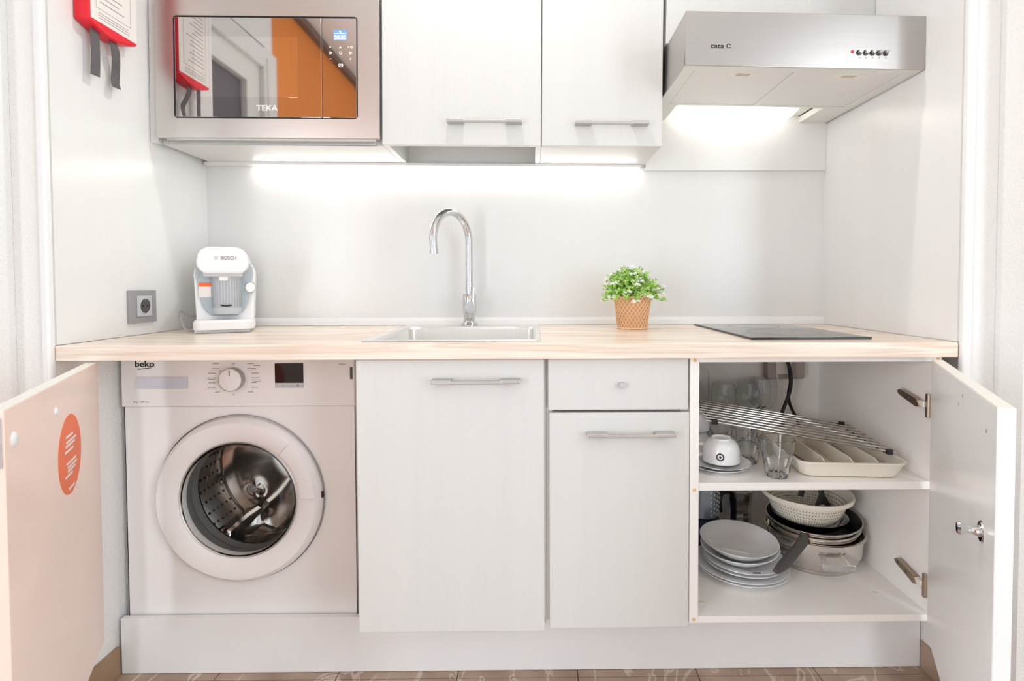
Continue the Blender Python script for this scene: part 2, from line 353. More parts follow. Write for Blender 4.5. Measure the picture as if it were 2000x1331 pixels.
# unseen room lamp added for frontal light, downlight at the niche front
t = thing('added_ceiling_lamp', 'round white ceiling lamp added to light the room, unseen behind', 'lamp', (.35, -2.35, 2.90))
MB().lathe([(.001, 0), (.30, 0), (.30, -.03), (.285, -.035)], 40, (.35, -2.35, 2.9)).build('base', m_white, t)
MB().lathe([(.285, -.03), (.28, -.055), (.22, -.085), (.12, -.1), (.001, -.103)], 40, (.35, -2.35, 2.9)).build('diffuser', m_addlamp, t)
t = thing('downlight', 'small recessed ceiling downlight above the worktop edge', 'lamp', (-.11, -.52, 2.35))
MB().lathe([(.03, 0), (.055, 0), (.055, -.008), (.045, -.012), (.032, -.004)], 32, (-.11, -.52, 2.35)).build('bezel', m_chrome, t)
l = bpy.data.lights.new('downlight_lamp', 'SPOT'); l.energy = LK['spot']; l.spot_size = math.radians(150); l.spot_blend = .6; l.shadow_soft_size = .02; l.color = (1, .96, .9)
lo = bpy.data.objects.new('downlight_lamp', l); COL.objects.link(lo); lo.location = (-.11, -.52, 2.335)

# ------------------------------------------------------------------ worktop
mb = MB()
X0, X1, Y0, Y1, Z0, Z1 = -1.068, .967, -.585, -.0005, .8405, .875
hx0, hx1, hy0, hy1 = -.385, .010, -.515, -.120
o4 = lambda z: [(X0, Y0, z), (X1, Y0, z), (X1, Y1, z), (X0, Y1, z)]
i4 = lambda z: [(hx0, hy0, z), (hx1, hy0, z), (hx1, hy1, z), (hx0, hy1, z)]
v = o4(Z0)+o4(Z1)+i4(Z0)+i4(Z1); f = []
for i in range(4):
    j = (i+1) % 4
    f += [(i, j, 4+j, 4+i), (8+i, 12+i, 12+j, 8+j), (4+i, 4+j, 12+j, 12+i), (i, 8+i, 8+j, j)]
mb.add(v, f)
tag(mb.build('worktop', m_wood, org=(-.05, -.29, .8405), bevel=.003, seg=3), 'pale wood-grain worktop running the whole width of the niche', 'worktop')

# sink
t = thing('sink', 'square stainless steel inset sink in the worktop below the tap', 'sink', (-.19, -.28, .8755))
mb = MB(); Z = .8756
def lp(r2, z): return [(p[0], p[1], z) for p in r2]
ox0, ox1, oy0, oy1 = -.405, .020, -.530, -.032
bx0, bx1, by0, by1 = -.375, .002, -.508, -.130
loops = [lp(rrect(ox0, ox1, oy0, oy1, .012), Z), lp(rrect(ox0+.002, ox1-.002, oy0+.002, oy1-.002, .012), Z+.003), lp(rrect(bx0-.006, bx1+.006, by0-.006, by1+.006, .02), Z+.0025),
         lp(rrect(bx0, bx1, by0, by1, .018), Z-.004), lp(rrect(bx0+.003, bx1-.003, by0+.003, by1-.003, .018), Z-.13), lp(rrect(bx0+.02, bx1-.02, by0+.02, by1-.02, .03), Z-.15),
         lp(rrect(-.24, -.14, -.37, -.27, .049), Z-.153)]
mb.loft(loops, True, False, True); mb.build('basin', m_sink, t)
MB().lathe([(.001, .004), (.02, .005), (.038, .003), (.042, 0)], 24, (-.19, -.32, Z-.153)).build('drain', m_chrome, t)

# tap
fx, fy = -.2015, -.066; fz = .8786
t = thing('kitchen_tap', 'tall chrome gooseneck mixer tap behind the sink', 'tap', (fx, fy, fz))
MB().lathe([(.001, 0), (.027, 0), (.027, .004), (.023, .008), (.019, .012), (.0185, .03), (.0215, .036), (.0215, .098), (.020, .101), (.0125, .102)], 28, (fx, fy, fz)).build('body', m_chrome, t)
dirv = Vector((-.088, -.145, 0)); rr = dirv.length/2; dn = dirv.normalized()
path = [(fx, fy, fz+.095), (fx, fy, fz+.16), (fx, fy, fz+.24)]
zc = fz+.265
for k in range(0, 19):
    a = PI*(k/18)*1.06; p = Vector((fx, fy, zc))+dn*(rr-rr*cos(a))+Vector((0, 0, rr*sin(a)*1.02)); path.append(tuple(p))
pl = Vector(path[-1]); path.append(tuple(pl+Vector((0, 0, -.025))+dn*-.002))
MB().tube(path, .0118, 16).build('spout', m_chrome, t)
e = Vector(path[-1]); MB().cyl(e+Vector((0, 0, .012)), e+Vector((0, 0, -.004)), .0128, n=20).build('aerator', m_chrome, t)
mb = MB().cyl((fx+.004, fy-.015, fz+.058), (fx+.006, fy-.034, fz+.058), .0185, n=24); o = mb.build('handle_hub', m_chrome, t, bevel=.002)
MB().lathe([(.0165, 0), (.0165, -.002), (.010, -.004), (.0005, -.0045)], 20, (fx+.006, fy-.034, fz+.058), 'Y').build('cap', m_lgrey, o)
MB().tube([(fx+.014, fy-.024, fz+.07), (fx+.016, fy-.026, fz+.10), (fx+.018, fy-.03, fz+.122)], [.004, .0032, .003], 8).build('lever', m_chrome, t)

# hob
t = thing('hob', 'black glass domino hob set flat in the right of the worktop', 'hob', (.668, -.29, .8752))
bx(.522, .812, -.516, -.055, .8752, .8805).build('glass_top', m_blackgl, t, bevel=.001)
MB().lathe([(.070, .0054), (.072, .0056), (.074, .0054)], 40, (.667, -.17, .8752)).build('cooking_zone_ring', m_inkg, t)
MB().lathe([(.088, .0054), (.090, .0056), (.092, .0054)], 40, (.667, -.37, .8752)).build('cooking_zone_ring', m_inkg, t)

# ------------------------------------------------------------------ potted plant
px, py, pz = .300, -.175, .8752
t = thing('potted_plant', 'green artificial plant with white flowers in a woven straw pot', 'plant', (px, py, pz))
MB().lathe([(.001, 0), (.040, 0), (.0425, .004), (.0535, .094), (.051, .094), (.040, .01), (.001, .01)], 36, (px, py, pz)).build('pot_liner', m_basketd, t)
mb = MB(); NS = 26; H = .094
for sgn in (1, -1):
    for k in range(NS):
        P = []
        for j in range(9):
            u = j/8; a = 2*PI*k/NS+sgn*u*1.25; r = .0437+.0108*u+(.0007 if (j+k) % 2 else -.0002)*sgn; P.append((px+r*cos(a), py+r*sin(a), pz+.003+u*H*.97))
        mb.tube(P, .0013, 4, flat=None)
mb.build('weave', m_basket, t, kind='stuff')
for zz, r in ((.003, .0432), (.0955, .0548)):
    MB().tube([(px+r*cos(2*PI*k/40), py+r*sin(2*PI*k/40), pz+zz) for k in range(41)], .0026, 6).build('rim', m_basket, t)
def leaf(mb, p, d, L, W):
    d = d.normalized(); s_ = d.cross(Vector((random.uniform(-1, 1), random.uniform(-1, 1), random.uniform(-1, 1)))).normalized(); n = d.cross(s_)
    a = p; b = p+d*L*.5+n*L*.08; c = p+d*L
    mb.add([a, b+s_*W, c, b-s_*W], [(0, 1, 2), (0, 2, 3)])
ml, mp_, ms = MB(), MB(), MB(); flowers = []
base = Vector((px, py, pz+.088))
for k in range(230):
    a = random.uniform(0, 2*PI); el = random.uniform(-.12, 1.45); L = random.uniform(.06, .092)
    if random.random() < .07: L *= 1.22
    tip = base+Vector((cos(a)*cos(el)*L*1.06-.012*sin(max(el, 0)), sin(a)*cos(el)*L*.9, sin(el)*L*1.0+.004))
    st = base+Vector((cos(a)*.03*random.random(), sin(a)*.03*random.random(), -.004))
    mid = (st+tip)/2+Vector((0, 0, .012))
    P = smooth_path([st, mid, tip], 4); ms.tube(P, .0006, 3, cap=False)
    for j in range(2, len(P)):
        for q in range(3):
            dv = Vector((random.uniform(-1, 1), random.uniform(-1, 1), random.uniform(-.3, 1)))
            leaf(ml if random.random() < .68 else mp_, P[j], dv, random.uniform(.009, .016), random.uniform(.0022, .0036))
    if k % 5 == 0: flowers.append(base+(tip-base)*1.06)
st = ms.build('stems', m_leaf, t, kind='stuff')
ml.build('foliage', m_leaf, t, kind='stuff'); mp_.build('pale_foliage', m_leafl, t, kind='stuff')
for tip in flowers:
    mb = MB()
    for q in range(7):
        a = 2*PI*q/7+random.random(); leaf(mb, tip, Vector((cos(a), sin(a)-.4, random.uniform(-.2, .6))), .0145, .0045)
    mb.build('flower', m_flower, t)

# ------------------------------------------------------------------ coffee machine
cx, cyb, cz = -.868, -.02, .8752
t = thing('coffee_machine', 'white and blue-grey capsule coffee machine in the left corner of the worktop', 'coffee machine', (cx, -.16, cz), (0, 0, .44))
def arch(w0, w1, h0, h1, r, n=8, flare=0):
    # outline in XZ from bottom left clockwise: width w0 at bottom, w1 at shoulder
    P = [(-w0/2, h0), (w0/2, h0)]
    for i in range(n+1):
        a = PI/2*i/n; P.append((w1/2-r+r*cos(a), h1-r+r*sin(a)))
    for i in range(n+1):
        a = PI/2+PI/2*i/n; P.append((-w1/2+r+r*cos(a), h1-r+r*sin(a)))
    return P
def P2(poly): return [(cx+p[0], cz+p[1]) for p in poly]
MB().prism(P2(arch(.156, .166, .03, .225, .062)), 'Y', -.215, -.045).build('shell', m_white, t, bevel=.006, seg=3)
# blue grey face, wide on top, U shaped to the bottom
face = []
prof = [(.036, .046), (.052, .06), (.062, .08), (.068, .11), (.0725, .14), (.0785, .165), (.077, .185), (.07, .2)]
face = [(a, b) for a, b in prof]+[(-a, b) for a, b in prof[::-1]]
MB().prism(P2(face), 'Y', -.228, -.215).build('face', m_coffee, t, bevel=.004, seg=3)
# ribbed bay
mb = MB().lathe([(.036, .05), (.040, .056), (.041, .16), (.036, .165)], 28, (cx+.006, -.222, cz), a0=PI, a1=2*PI); mb.build('cup_bay', m_lgrey, t)
mb = MB()
for k in range(15):
    a = PI*1.06+PI*.88*k/14; mb.tube([(cx+.006+.0413*cos(a), -.222+.0413*sin(a), cz+.07), (cx+.006+.0413*cos(a), -.222+.0413*sin(a), cz+.152)], .0012, 5)
mb.build('rib', m_coffee, t, kind='stuff')
mb = MB().tube([(cx+.006+.0425*cos(a), -.222+.0425*sin(a), cz+.079-.004*cos((a-1.5*PI)*3)) for a in [1.5*PI-.32+.64*i/8 for i in range(9)]], .0022, 6); mb.build('slot', m_black, t)
# head with overhang
hd = [(-.050, .166), (.050, .166), (.055, .172), (.066, .182), (.068, .20)]
for i in range(7): a = PI/2*i/6; hd.append((.030+.036*cos(a), .208+.034*sin(a)))
for i in range(7): a = PI/2+PI/2*i/6; hd.append((-.030+.036*cos(a), .208+.034*sin(a)))
hd += [(-.068, .20), (-.066, .182), (-.055, .172)]
MB().prism(P2(hd), 'Y', -.285, -.05).build('brew_head', m_white, t, bevel=.010, seg=4)
bx(cx-.052, cx+.052, -.275, -.12, cz+.158, cz+.168).build('lower_lip', m_lgrey, t, bevel=.003)
MB().prism([(cx-.010, cz+.146), (cx+.012, cz+.146), (cx+.014, cz+.168), (cx-.012, cz+.168)], 'Y', -.272, -.25).build('spout', m_white, t, bevel=.002)
# drip tray
tr = [(p[0]+cx, p[1]) for p in rrect(-.08, .08, -.300, -.10, .03, 6)]
mb = MB().loft([[(p[0], p[1], cz+.010) for p in tr], [(p[0], p[1], cz+.030) for p in tr], [((p[0]-cx)*.95+cx, (p[1]+.2)*.95-.2, cz+.036) for p in tr]], True, True, True)
trayo = mb.build('drip_tray', m_white, t)
bx(cx-.075, cx+.07, -.29, -.06, cz+.0005, cz+.011).build('foot', m_lgrey, t, bevel=.002)
bx(cx-.035, cx+.045, -.272, -.271, cz+.036, cz+.0364).build('grid_line', m_lgrey, t)
# knob, tag, logo
o = MB().lathe([(.0005, -.010), (.013, -.010), (.0145, -.007), (.0145, 0)], 24, (cx+.070, -.226, cz+.127), 'Y').build('knob', m_white, t)
MB().lathe([(.0155, -.002), (.020, -.002), (.020, 0), (.0155, 0)], 28, (cx+.066, -.228, cz+.127), 'Y').build('dial_ring', m_coffee, t)
o = bx(cx-.068, cx-.036, -.2295, -.2285, cz+.099, cz+.141).build('hang_tag', m_wprint, t)
bx(cx-.068, cx-.036, -.2299, -.2295, cz+.130, cz+.141).build('tag_header', m_orangest, o)
text('BOSCH', .013, (cx+.016, -.2853, cz+.210), m_grey, t, sx=1.0, bold=.0004)
mb = MB().lathe([(.0035, -.2853), (.0045, -.2854)], 16, (cx-.016, 0, cz+.210), 'Y').box(cx-.0185, cx-.0135, -.2854, -.2853, cz+.2094, cz+.2106); mb.build('logo', m_grey, t)
t.location = (-.920, -.160, cz); t.scale = (.94, 1, 1)
o = MB().tube(smooth_path([(-.952, -.27, cz+.006), (-.972, -.275, cz+.010), (-.986, -.27, cz+.030), (-1.000, -.26, cz+.054), (-1.002, -.24, cz+.058), (-.990, -.22, cz+.044), (-.985, -.19, cz+.044)], 6), .0028, 8).build('power_cable', m_grey)
bpy.context.view_layer.update()
o.parent = t; o.matrix_parent_inverse = t.matrix_world.inverted()

# ------------------------------------------------------------------ wall socket
sy0, sy1, sz0, sz1 = -.3650, -.2640, .908, .9955; sxw = -1.068
t = thing('wall_socket', 'square grey power socket on the left wall panel above the worktop', 'socket', (sxw, -.315, .908))
bx(sxw, sxw+.009, sy0, sy1, sz0, sz1).build('frame', m_grey, t, bevel=.0015)
bx(sxw+.009, sxw+.013, -.342, -.287, .925, .981).build('insert', m_lgrey, t, bevel=.0015)
mb = MB().lathe([(.0195, .0135), (.021, .015), (.022, .0132)], 28, (sxw, -.3145, .953), 'X'); mb.build('ring', m_lgrey, t)
o = MB().lathe([(.0005, .0134), (.0195, .0134)], 28, (sxw, -.3145, .953), 'X').build('well', m_dgrey, t)
for q in (-1, 1): MB().cyl((sxw+.0134, -.3145+q*.0095, .953), (sxw+.0142, -.3145+q*.0095, .953), .0028, n=10).build('contact_hole', m_black, o)
for q in (-1, 1): bx(sxw+.0134, sxw+.0145, -.3175, -.3115, .953+q*.0185-.002, .953+q*.0185+.002).build('earth_clip', m_chrome, o)

# ------------------------------------------------------------------ fire blanket
t = thing('fire_blanket_box', 'red wall-mounted fire blanket case with white label and two grey pull straps', 'fire blanket', (-1.068, -.45, 1.62))
fy0, fy1 = -.513, -.355
xs = -1.030
case = [(fy0, 1.90), (fy0, 1.632)]
for i in range(1, 9): u = i/9; case.append((fy0+(fy1-fy0)*u, 1.632-.018*sin(PI*u)))
case += [(fy1, 1.632), (fy1, 1.90)]
MB().prism(case, 'X', -1.0675, xs).build('case', m_red, t, bevel=.006, seg=3)
lab = bx(xs, xs+.0008, fy0+.006, fy1-.004, 1.637, 1.885).build('label', m_wprint, t)
mb = MB(); xx = xs+.0008
ya, yb, za, zb = fy0+.022, fy1-.025, 1.668, 1.87
for a in ((ya, yb, za, za+.0012), (ya, yb, zb, zb+.0012), (ya, ya+.001, za, zb), (yb-.001, yb, za, zb)): mb.box(xx, xx+.0002, *a)
for k in range(14):
    z = 1.685+k*.0125; mb.box(xx, xx+.0002, ya+.012, yb-.012-random.random()*.05, z, z+.0022)
for k in range(3): mb.box(xx, xx+.0002, ya+.006, yb-.006, 1.646+k*.006, 1.6475+k*.006)
mb.build('printed_lines', m_inkg, lab, kind='stuff')
for yc, pts in ((-.478, [(0, 1.628), (.002, 1.59), (.002, 1.55), (.0, 1.512)]), (-.428, [(0, 1.622), (.006, 1.60), (.014, 1.575), (.022, 1.548), (.018, 1.522), (.012, 1.504)])):
    mb = MB(); P = smooth_path([(-1.047+(.006 if yc > -.45 else 0)*math.sin(i*1.4), yc+p[0], p[1]) for i, p in enumerate(pts)], 5)
    L = []
    for p in P: L.append([(p.x-.0008, p.y-.0115, p.z), (p.x+.0008, p.y-.0115, p.z), (p.x+.0008+.003, p.y+.0115, p.z), (p.x-.0008+.003, p.y+.0115, p.z)])
    mb.loft(L, False, True, True); mb.build('pull_strap', m_strap, t)

# ------------------------------------------------------------------ upper cabinets (hung a touch out of level)
TILT = .00724
def zt(x): return 1.4003-.00724*x
YF = -.262
def bow_handle(parent, xc, z, L, mat, yf, local, foot=.046, proud=.03, name='handle'):
    mb = MB()
    for s_ in (-1, 1):
        mb.box(xc+s_*L/2-(foot if s_ > 0 else 0), xc+s_*L/2+(foot if s_ < 0 else 0), yf-proud, yf, z-.0035, z+.0055)
    mb.box(xc-L/2+foot-.002, xc+L/2-foot+.002, yf-proud, yf-proud+.010, z-.0045, z+.0035)
    return mb.build(name, mat, parent, local=local, bevel=.0015)
# microwave housing unit
x0 = -.745; t = thing('wall_cabinet', 'white wall unit housing the built-in microwave at the left', 'cabinet', (x0, 0, zt(x0)), (0, TILT, 0))
mb = MB(); a, b = -1.044-x0, -.4225-x0
mb.box(a, a+.018, -.244, -.001, 0, .70).box(b-.018, b, -.244, -.001, 0, .70).box(a+.018, b-.018, -.244, -.001, 0, .016).box(a+.018, b-.018, -.244, -.001, .40, .416).box(a+.018, b-.018, -.012, -.001, .016, .70).box(a+.018, b-.018, -.244, -.001, .684, .70)
mb.build('carcass', m_lam, t, local=True, bevel=.0008)
bx(-1.0675-x0, -1.045-x0, YF, YF+.018, 0, .70).build('filler_strip', m_lam, t, local=True, bevel=.001)
bx(-1.044-x0, -.4225-x0, YF, YF+.018, .402, .70).build('door', m_lam, t, local=True, bevel=.001)
# drying-rack unit with open bottom
x0 = -.2; t = thing('wall_cabinet', 'white wall cabinet over the sink with an open bottom', 'cabinet', (x0, 0, zt(x0)), (0, TILT, 0))
mb = MB(); a, b = -.4215-x0, .0255-x0
mb.box(a, a+.016, -.244, -.001, 0, .70).box(b-.016, b, -.244, -.001, 0, .70).box(a+.016, b-.016, -.244, -.001, .684, .70).box(a+.016, b-.016, -.244, -.001, .30, .31)
mb.build('carcass', m_lam, t, local=True, bevel=.0008)
dr = bx(-.4205-x0, .0248-x0, YF, YF+.018, 0, .70).build('door', m_lam, t, local=True, bevel=.001)
bow_handle(dr, -.132-x0, .060, .209, m_alu, YF, True)
x0 = .2; t = thing('wall_cabinet', 'narrower white wall cabinet next to the extractor hood', 'cabinet', (x0, 0, zt(x0)), (0, TILT, 0))
mb = MB(); a, b = .0262-x0, .3665-x0
mb.box(a, a+.016, -.244, -.001, 0, .70).box(b-.016, b, -.244, -.001, 0, .70).box(a+.016, b-.016, -.244, -.001, 0, .016).box(a+.016, b-.016, -.244, -.001, .684, .70).box(a+.016, b-.016, -.012, -.001, .016, .684)
mb.build('carcass', m_lam, t, local=True, bevel=.0008)
dr = bx(.0272-x0, .3665-x0, YF, YF+.018, 0, .70).build('door', m_lam, t, local=True, bevel=.001)
bow_handle(dr, .222-x0, .058, .205, m_alu, YF, True)
# cabinet above hood
x0 = .67; t = thing('wall_cabinet', 'white wall cabinet directly above the extractor hood', 'cabinet', (x0, 0, 1.68), (0, .015, 0))
mb = MB(); a, b = .376-x0, .966-x0
mb.box(a, b, -.244, -.001, 0, .42); mb.build('carcass', m_lam, t, local=True)
bx(.377-x0, .9655-x0, YF, YF+.018, 0, .42).build('door', m_lam, t, local=True, bevel=.001)

# LED bar under wall cabinets
t = thing('led_bar', 'slim under-cabinet LED light bar along the top of the splashback', 'light', (-.3, -.018, zt(-.3)-.013), (0, TILT, 0))
bx(-.76, .655, -.010, .016, .004, .0128).build('housing', m_white, t, local=True)
bx(-.60, .640, -.008, .012, 0, .0042).build('diffuser', m_led, t, local=True)

# ------------------------------------------------------------------ microwave
x0 = -.734; t = thing('microwave', 'built-in stainless microwave with mirrored dark glass door', 'microwave', (x0, 0, zt(x0)+.0165), (0, TILT, 0))
bx(-.284, .284, -.262, -.03, 0, .355).build('body', m_dgrey, t, local=True)
fr = -.2745
W2 = .3095; HT = .380; zb = -.005
gx0, gx1, gz0, gz1 = -.258, .250, .049, .330
n = 6
outer = rrect(-W2, W2, zb, HT, .004, n); inner = rrect(gx0, gx1, gz0, gz1, .010, n)
def ly(poly, y): return [(p[0], y, p[1]) for p in poly]
mb = MB().loft([ly(outer, -.262), ly(outer, fr+.002), ly(rrect(-W2+.002, W2-.002, zb+.002, HT-.002, .004, n), fr), ly(inner, fr), ly(inner, fr+.008)], False)
mb.build('frame', m_steel, t, local=True)
mb = MB().loft([ly(inner, fr+.0015), ly(rrect(gx0+.003, gx1-.003, gz0+.003, gz1-.003, .009, n), fr+.0012), ly(rrect(gx0+.003, gx1-.003, gz0+.003, gz1-.003, .009, n), fr+.007)], False)
mb.build('glass_surround', m_black, t, local=True)
gd = bx(gx0+.004, .149, fr+.001, fr+.008, gz0+.004, gz1-.004).build('door', m_mirror, t, local=True, bevel=.001)
bx(-.200, .082, fr+.0007, fr+.001, .108, .274).build('window_screen', m_grille, gd, local=True)
text('TEKA', .021, (-.002, fr+.0006, .078), m_wprint, gd, local=True, sx=1.15, bold=.0006)
cp = bx(.1515, gx1-.004, fr+.001, fr+.008, gz0+.004, gz1-.004).build('control_panel', m_mirror, t, local=True, bevel=.001)
bx(.1492, .1513, fr, fr+.006, gz0+.004, gz1-.004).build('door_gap', m_chrome, t, local=True)
dp = bx(.184, .220, fr+.0004, fr+.001, .266, .294).build('display', m_display, cp, local=True)
text('20:25', .0145, (.202, fr+.0002, .273), m_digit, dp, local=True, sx=1.05, name='digits', bold=.0003)
bx(.186, .218, fr+.0001, fr+.0004, .2835, .2845).build('display_bar', m_digit, dp, local=True)
MB().lathe([(.0005, fr+.0001), (.0025, fr+.0001)], 12, (.202, 0, .289), 'Y').build('display_icon', m_digit, dp, local=True)
def icon(kind, x, z):
    mb = MB(); y = fr+.0004
    if kind == 'dot': mb.lathe([(.0005, y), (.0022, y)], 10, (x, 0, z), 'Y')
    if kind == 'tri': mb.add([(x-.004, y, z-.003), (x+.004, y, z-.003), (x, y, z+.004)], [(0, 1, 2)])
    if kind == 'ring': mb.lathe([(.0025, y), (.0045, y)], 16, (x, 0, z), 'Y')
    if kind == 'minus': mb.box(x-.0035, x+.0035, y, y+.0002, z-.0007, z+.0007)
    if kind == 'plus': mb.box(x-.0035, x+.0035, y, y+.0002, z-.0007, z+.0007).box(x-.0007, x+.0007, y-.0001, y+.0001, z-.0035, z+.0035)
    if kind == 'sq': mb.loft([ly(rrect(x-.006, x+.006, z-.0045, z+.0045, .001, 2), y), ly(rrect(x-.004, x+.004, z-.003, z+.003, .001, 2), y)], False).box(x-.002, x+.002, y, y+.0001, z-.001, z+.001)
    if kind == 'two': mb.add([(x-.008, y, z+.002), (x-.003, y, z+.002), (x-.0055, y, z-.003)], [(0, 1, 2)]).lathe([(.0015, y), (.0038, y)], 12, (x+.003, 0, z), 'Y').box(x+.006, x+.008, y, y+.0001, z-.002, z)
    if kind == 'fan':
        for q in range(3): mb.lathe([(.0005, y), (.0024, y)], 8, (x+.0026*cos(2.1*q), 0, z+.0026*sin(2.1*q)), 'Y')
    mb.build('touch_icon', m_wprint, cp, local=True)
for k, x, z in (('dot', .174, .247), ('tri', .202, .247), ('two', .230, .247), ('fan', .175, .231), ('ring', .203, .231), ('fan', .230, .231), ('minus', .175, .2145), ('plus', .230, .2145), ('sq', .203, .197)): icon(k, x, z)
bx(-.28, .30, -.2725, -.262, -.0105, -.0055).build('lower_trim', m_alu, t, local=True)

# ------------------------------------------------------------------ extractor hood
x0 = .6705; t = thing('extractor_hood', 'stainless steel extractor hood with lit lamp in the right corner', 'extractor hood', (x0, 0, 1.5395), (0, .019, 0))
hw = .2955; hf = -.462
mb = MB()
mb.box(-hw, hw, hf, hf+.004, 0, .131)               # front
mb.box(-hw, -hw+.003, hf+.004, -.001, 0, .131).box(hw-.003, hw, hf+.004, -.001, 0, .131).box(-hw, hw, hf+.004, -.001, .128, .131)
mb.build('housing', m_hoodst, t, local=True, bevel=.0012)
mb = MB(); zu = .0012
# underside frame around filters and lamp bay
ya, yb = hf+.034, -.175
for q in ((-hw+.003, hw-.003, hf+.004, ya), (-hw+.003, -hw+.034, ya, yb), (hw-.034, hw-.003, ya, yb), (-.010, .010, ya, yb), (-hw+.003, hw-.003, yb, yb+.014)):
    mb.box(q[0], q[1], q[2], q[3], zu, zu+.004)
mb.build('underside_frame', m_under, t, local=True, bevel=.0008)
for xa, xb in ((-hw+.035, -.011), (.011, hw-.035)):
    fl = bx(xa, xb, ya+.001, yb-.001, zu+.001, zu+.006).build('grease_filter', m_under, t, local=True, bevel=.0008)
    xc = (xa+xb)/2+.004; yc = ya+.028
    bx(xc-.038, xc+.038, yc-.018, yc+.010, zu+.0003, zu+.0012).build('latch_plate', m_cream, fl, local=True, bevel=.0004)
    mb = MB().box(xc-.016, xc+.018, yc-.012, yc-.007, zu-.0005, zu+.0003).box(xc-.016, xc+.018, yc-.001, yc+.003, zu-.0005, zu+.0003)
    mb.build('latch_slot', m_box, fl, local=True)
# lamp bay: sloping back part with diffuser
mb = MB()
mb.prism([(yb+.014, zu), (-.001, zu), (-.001, zu+.02), (yb+.014, zu+.02)], 'X', -hw+.003, -hw+.06)
mb.prism([(yb+.014, zu), (-.001, zu), (-.001, zu+.02), (yb+.014, zu+.02)], 'X', hw-.09, hw-.003)
mb.box(-hw+.06, hw-.09, yb+.014, -.001, zu+.022, zu+.026)
mb.build('lamp_bay', m_under, t, local=True, bevel=.002)
def bulge(x):
    return .006+.010*(1-((x-(-.015))/.24)**2)
mb = MB(); L = []
for i in range(15):
    x = -.205+.36*i/14; d = .020*(1-abs((i-7)/7)**6); wob = .003*cos((i-7)/7*2*PI)
    L.append([(x, -.125, zu+.016), (x, -.105, zu+.010-d*.5-wob*.3), (x, -.06, zu+.004-d-wob*.5), (x, -.014, zu+.006-d*.9), (x, -.008, zu+.016)])
mb.loft(L, True, True, True, closed=False); mb.build('lamp_diffuser', m_hlamp, t, local=True)
cx_ = .7856-x0
o = MB().lathe([(.0005, hf-.0015), (.0035, hf-.0012), (.0042, hf)], 14, (cx_, 0, .0405), 'Y').build('indicator_lamp', m_red, t, local=True)
for k in range(5):
    x = cx_+.0177+k*.0164
    o = MB().lathe([(.0005, hf-.009), (.0042, hf-.009), (.005, hf-.007), (.005, hf-.001)], 16, (x, 0, .0395), 'Y').build('push_button', m_chrome, t, local=True)
    MB().lathe([(.0050, hf-.0008), (.0072, hf-.0008), (.0072, hf)], 16, (x-.001, 0, .0385), 'Y').build('button_bezel', m_dgrey, o, local=True)
    bx(x-.002, x+.002, hf-.0003, hf, .026, .0268).build('button_mark', m_ink, o, local=True)
text('cata', .0165, (-.2175, hf-.0003, .0475), m_ink, t, local=True, sx=1.25, bold=.0002)
mb = MB()
for k in range(10):
    a0 = .5+k*.52; mb.prism([(-.1893+.0058*cos(a)*(1 if q else .62), .048+.0058*sin(a)*(1 if q else .62)) for a, q in ((a0, 1), (a0+.50, 1), (a0+.50, 0), (a0, 0))], 'Y', hf-.0004, hf)
mb.build('logo', m_ink, t, local=True)

# ------------------------------------------------------------------ base units
YB = -.562
# sink base unit / integrated door
t = thing('base_cabinet', 'white base unit under the sink with one tall door', 'cabinet', (-.19, -.3, .20))
mb = MB().box(-.402, -.386, -.541, -.02, .214, .839).box(.0165, .0315, -.541, -.02, .206, .839).box(-.386, .0165, -.541, -.02, .214, .23)
mb.build('carcass', m_carc, t, bevel=.0008)
dr = bx(-.4055, .0262, YB, YB+.020, .199, .837).build('door', m_lam, t, bevel=.0025)
bow_handle(dr, -.1286, .7885, .202, m_alu, YB, False, foot=.045, proud=.028)
# drawer unit
t = thing('base_cabinet', 'white base unit with a drawer over a door in the middle right', 'cabinet', (.2, -.3, .205))
mb = MB().box(.0322, .0475, -.5400, -.02, .214, .839).box(.3475, .3635, -.5400, -.02, .214, .839).box(.0475, .3475, -.5400, -.02, .214, .23).box(.0475, .3475, -.5400, -.02, .70, .712)
mb.build('carcass', m_carc, t, bevel=.0008)
dw = bx(.0355, .3590, YB, YB+.020, .7185, .837).build('drawer_front', m_lam, t, bevel=.0025)
bx(.1975, .2115, YB-.014, YB, .772, .7835).build('knob', m_lgrey, dw, bevel=.002)
dr = bx(.0380, .3625, YB, YB+.020, .206, .7125).build('door', m_lam, t, bevel=.0025)
bow_handle(dr, .2238, .6645, .201, m_steel2, YB, False, foot=.045, proud=.028)
# open right cabinet
t = thing('base_cabinet', 'open white base cabinet at the right holding crockery and pans', 'cabinet', (.66, -.3, .2))
SX0, SX1 = .3640, .930
mb = MB().box(SX0, .3850, -.560, -.04, .2154, .839); mb.build('side_panel', m_carc, t, bevel=.0008)
mb = MB().box(SX1, .948, -.560, -.04, .2154, .839); mb.build('side_panel', m_carc, t, bevel=.0008)
bx(.3852, SX1-.0002, -.560, -.056, .2154, .231).build('bottom_panel', m_carc, t, bevel=.0008)
shelf = bx(.3856, SX1-.0006, -.556, -.056, .5268, .5450).build('shelf', m_carc, t, bevel=.0008)
bx(.3852, SX1-.0002, -.560, -.48, .828, .839).build('top_rail', m_carc, t, bevel=.0008)
bx(.3852, SX1-.0002, -.056, -.048, .2154, .839).build('back_panel', m_carc, t)
# right door, swung open
A = Vector((.908, -.582)); B = Vector((.648, -1.06)); dd = (B-A).normalized(); DL = (B-A).length
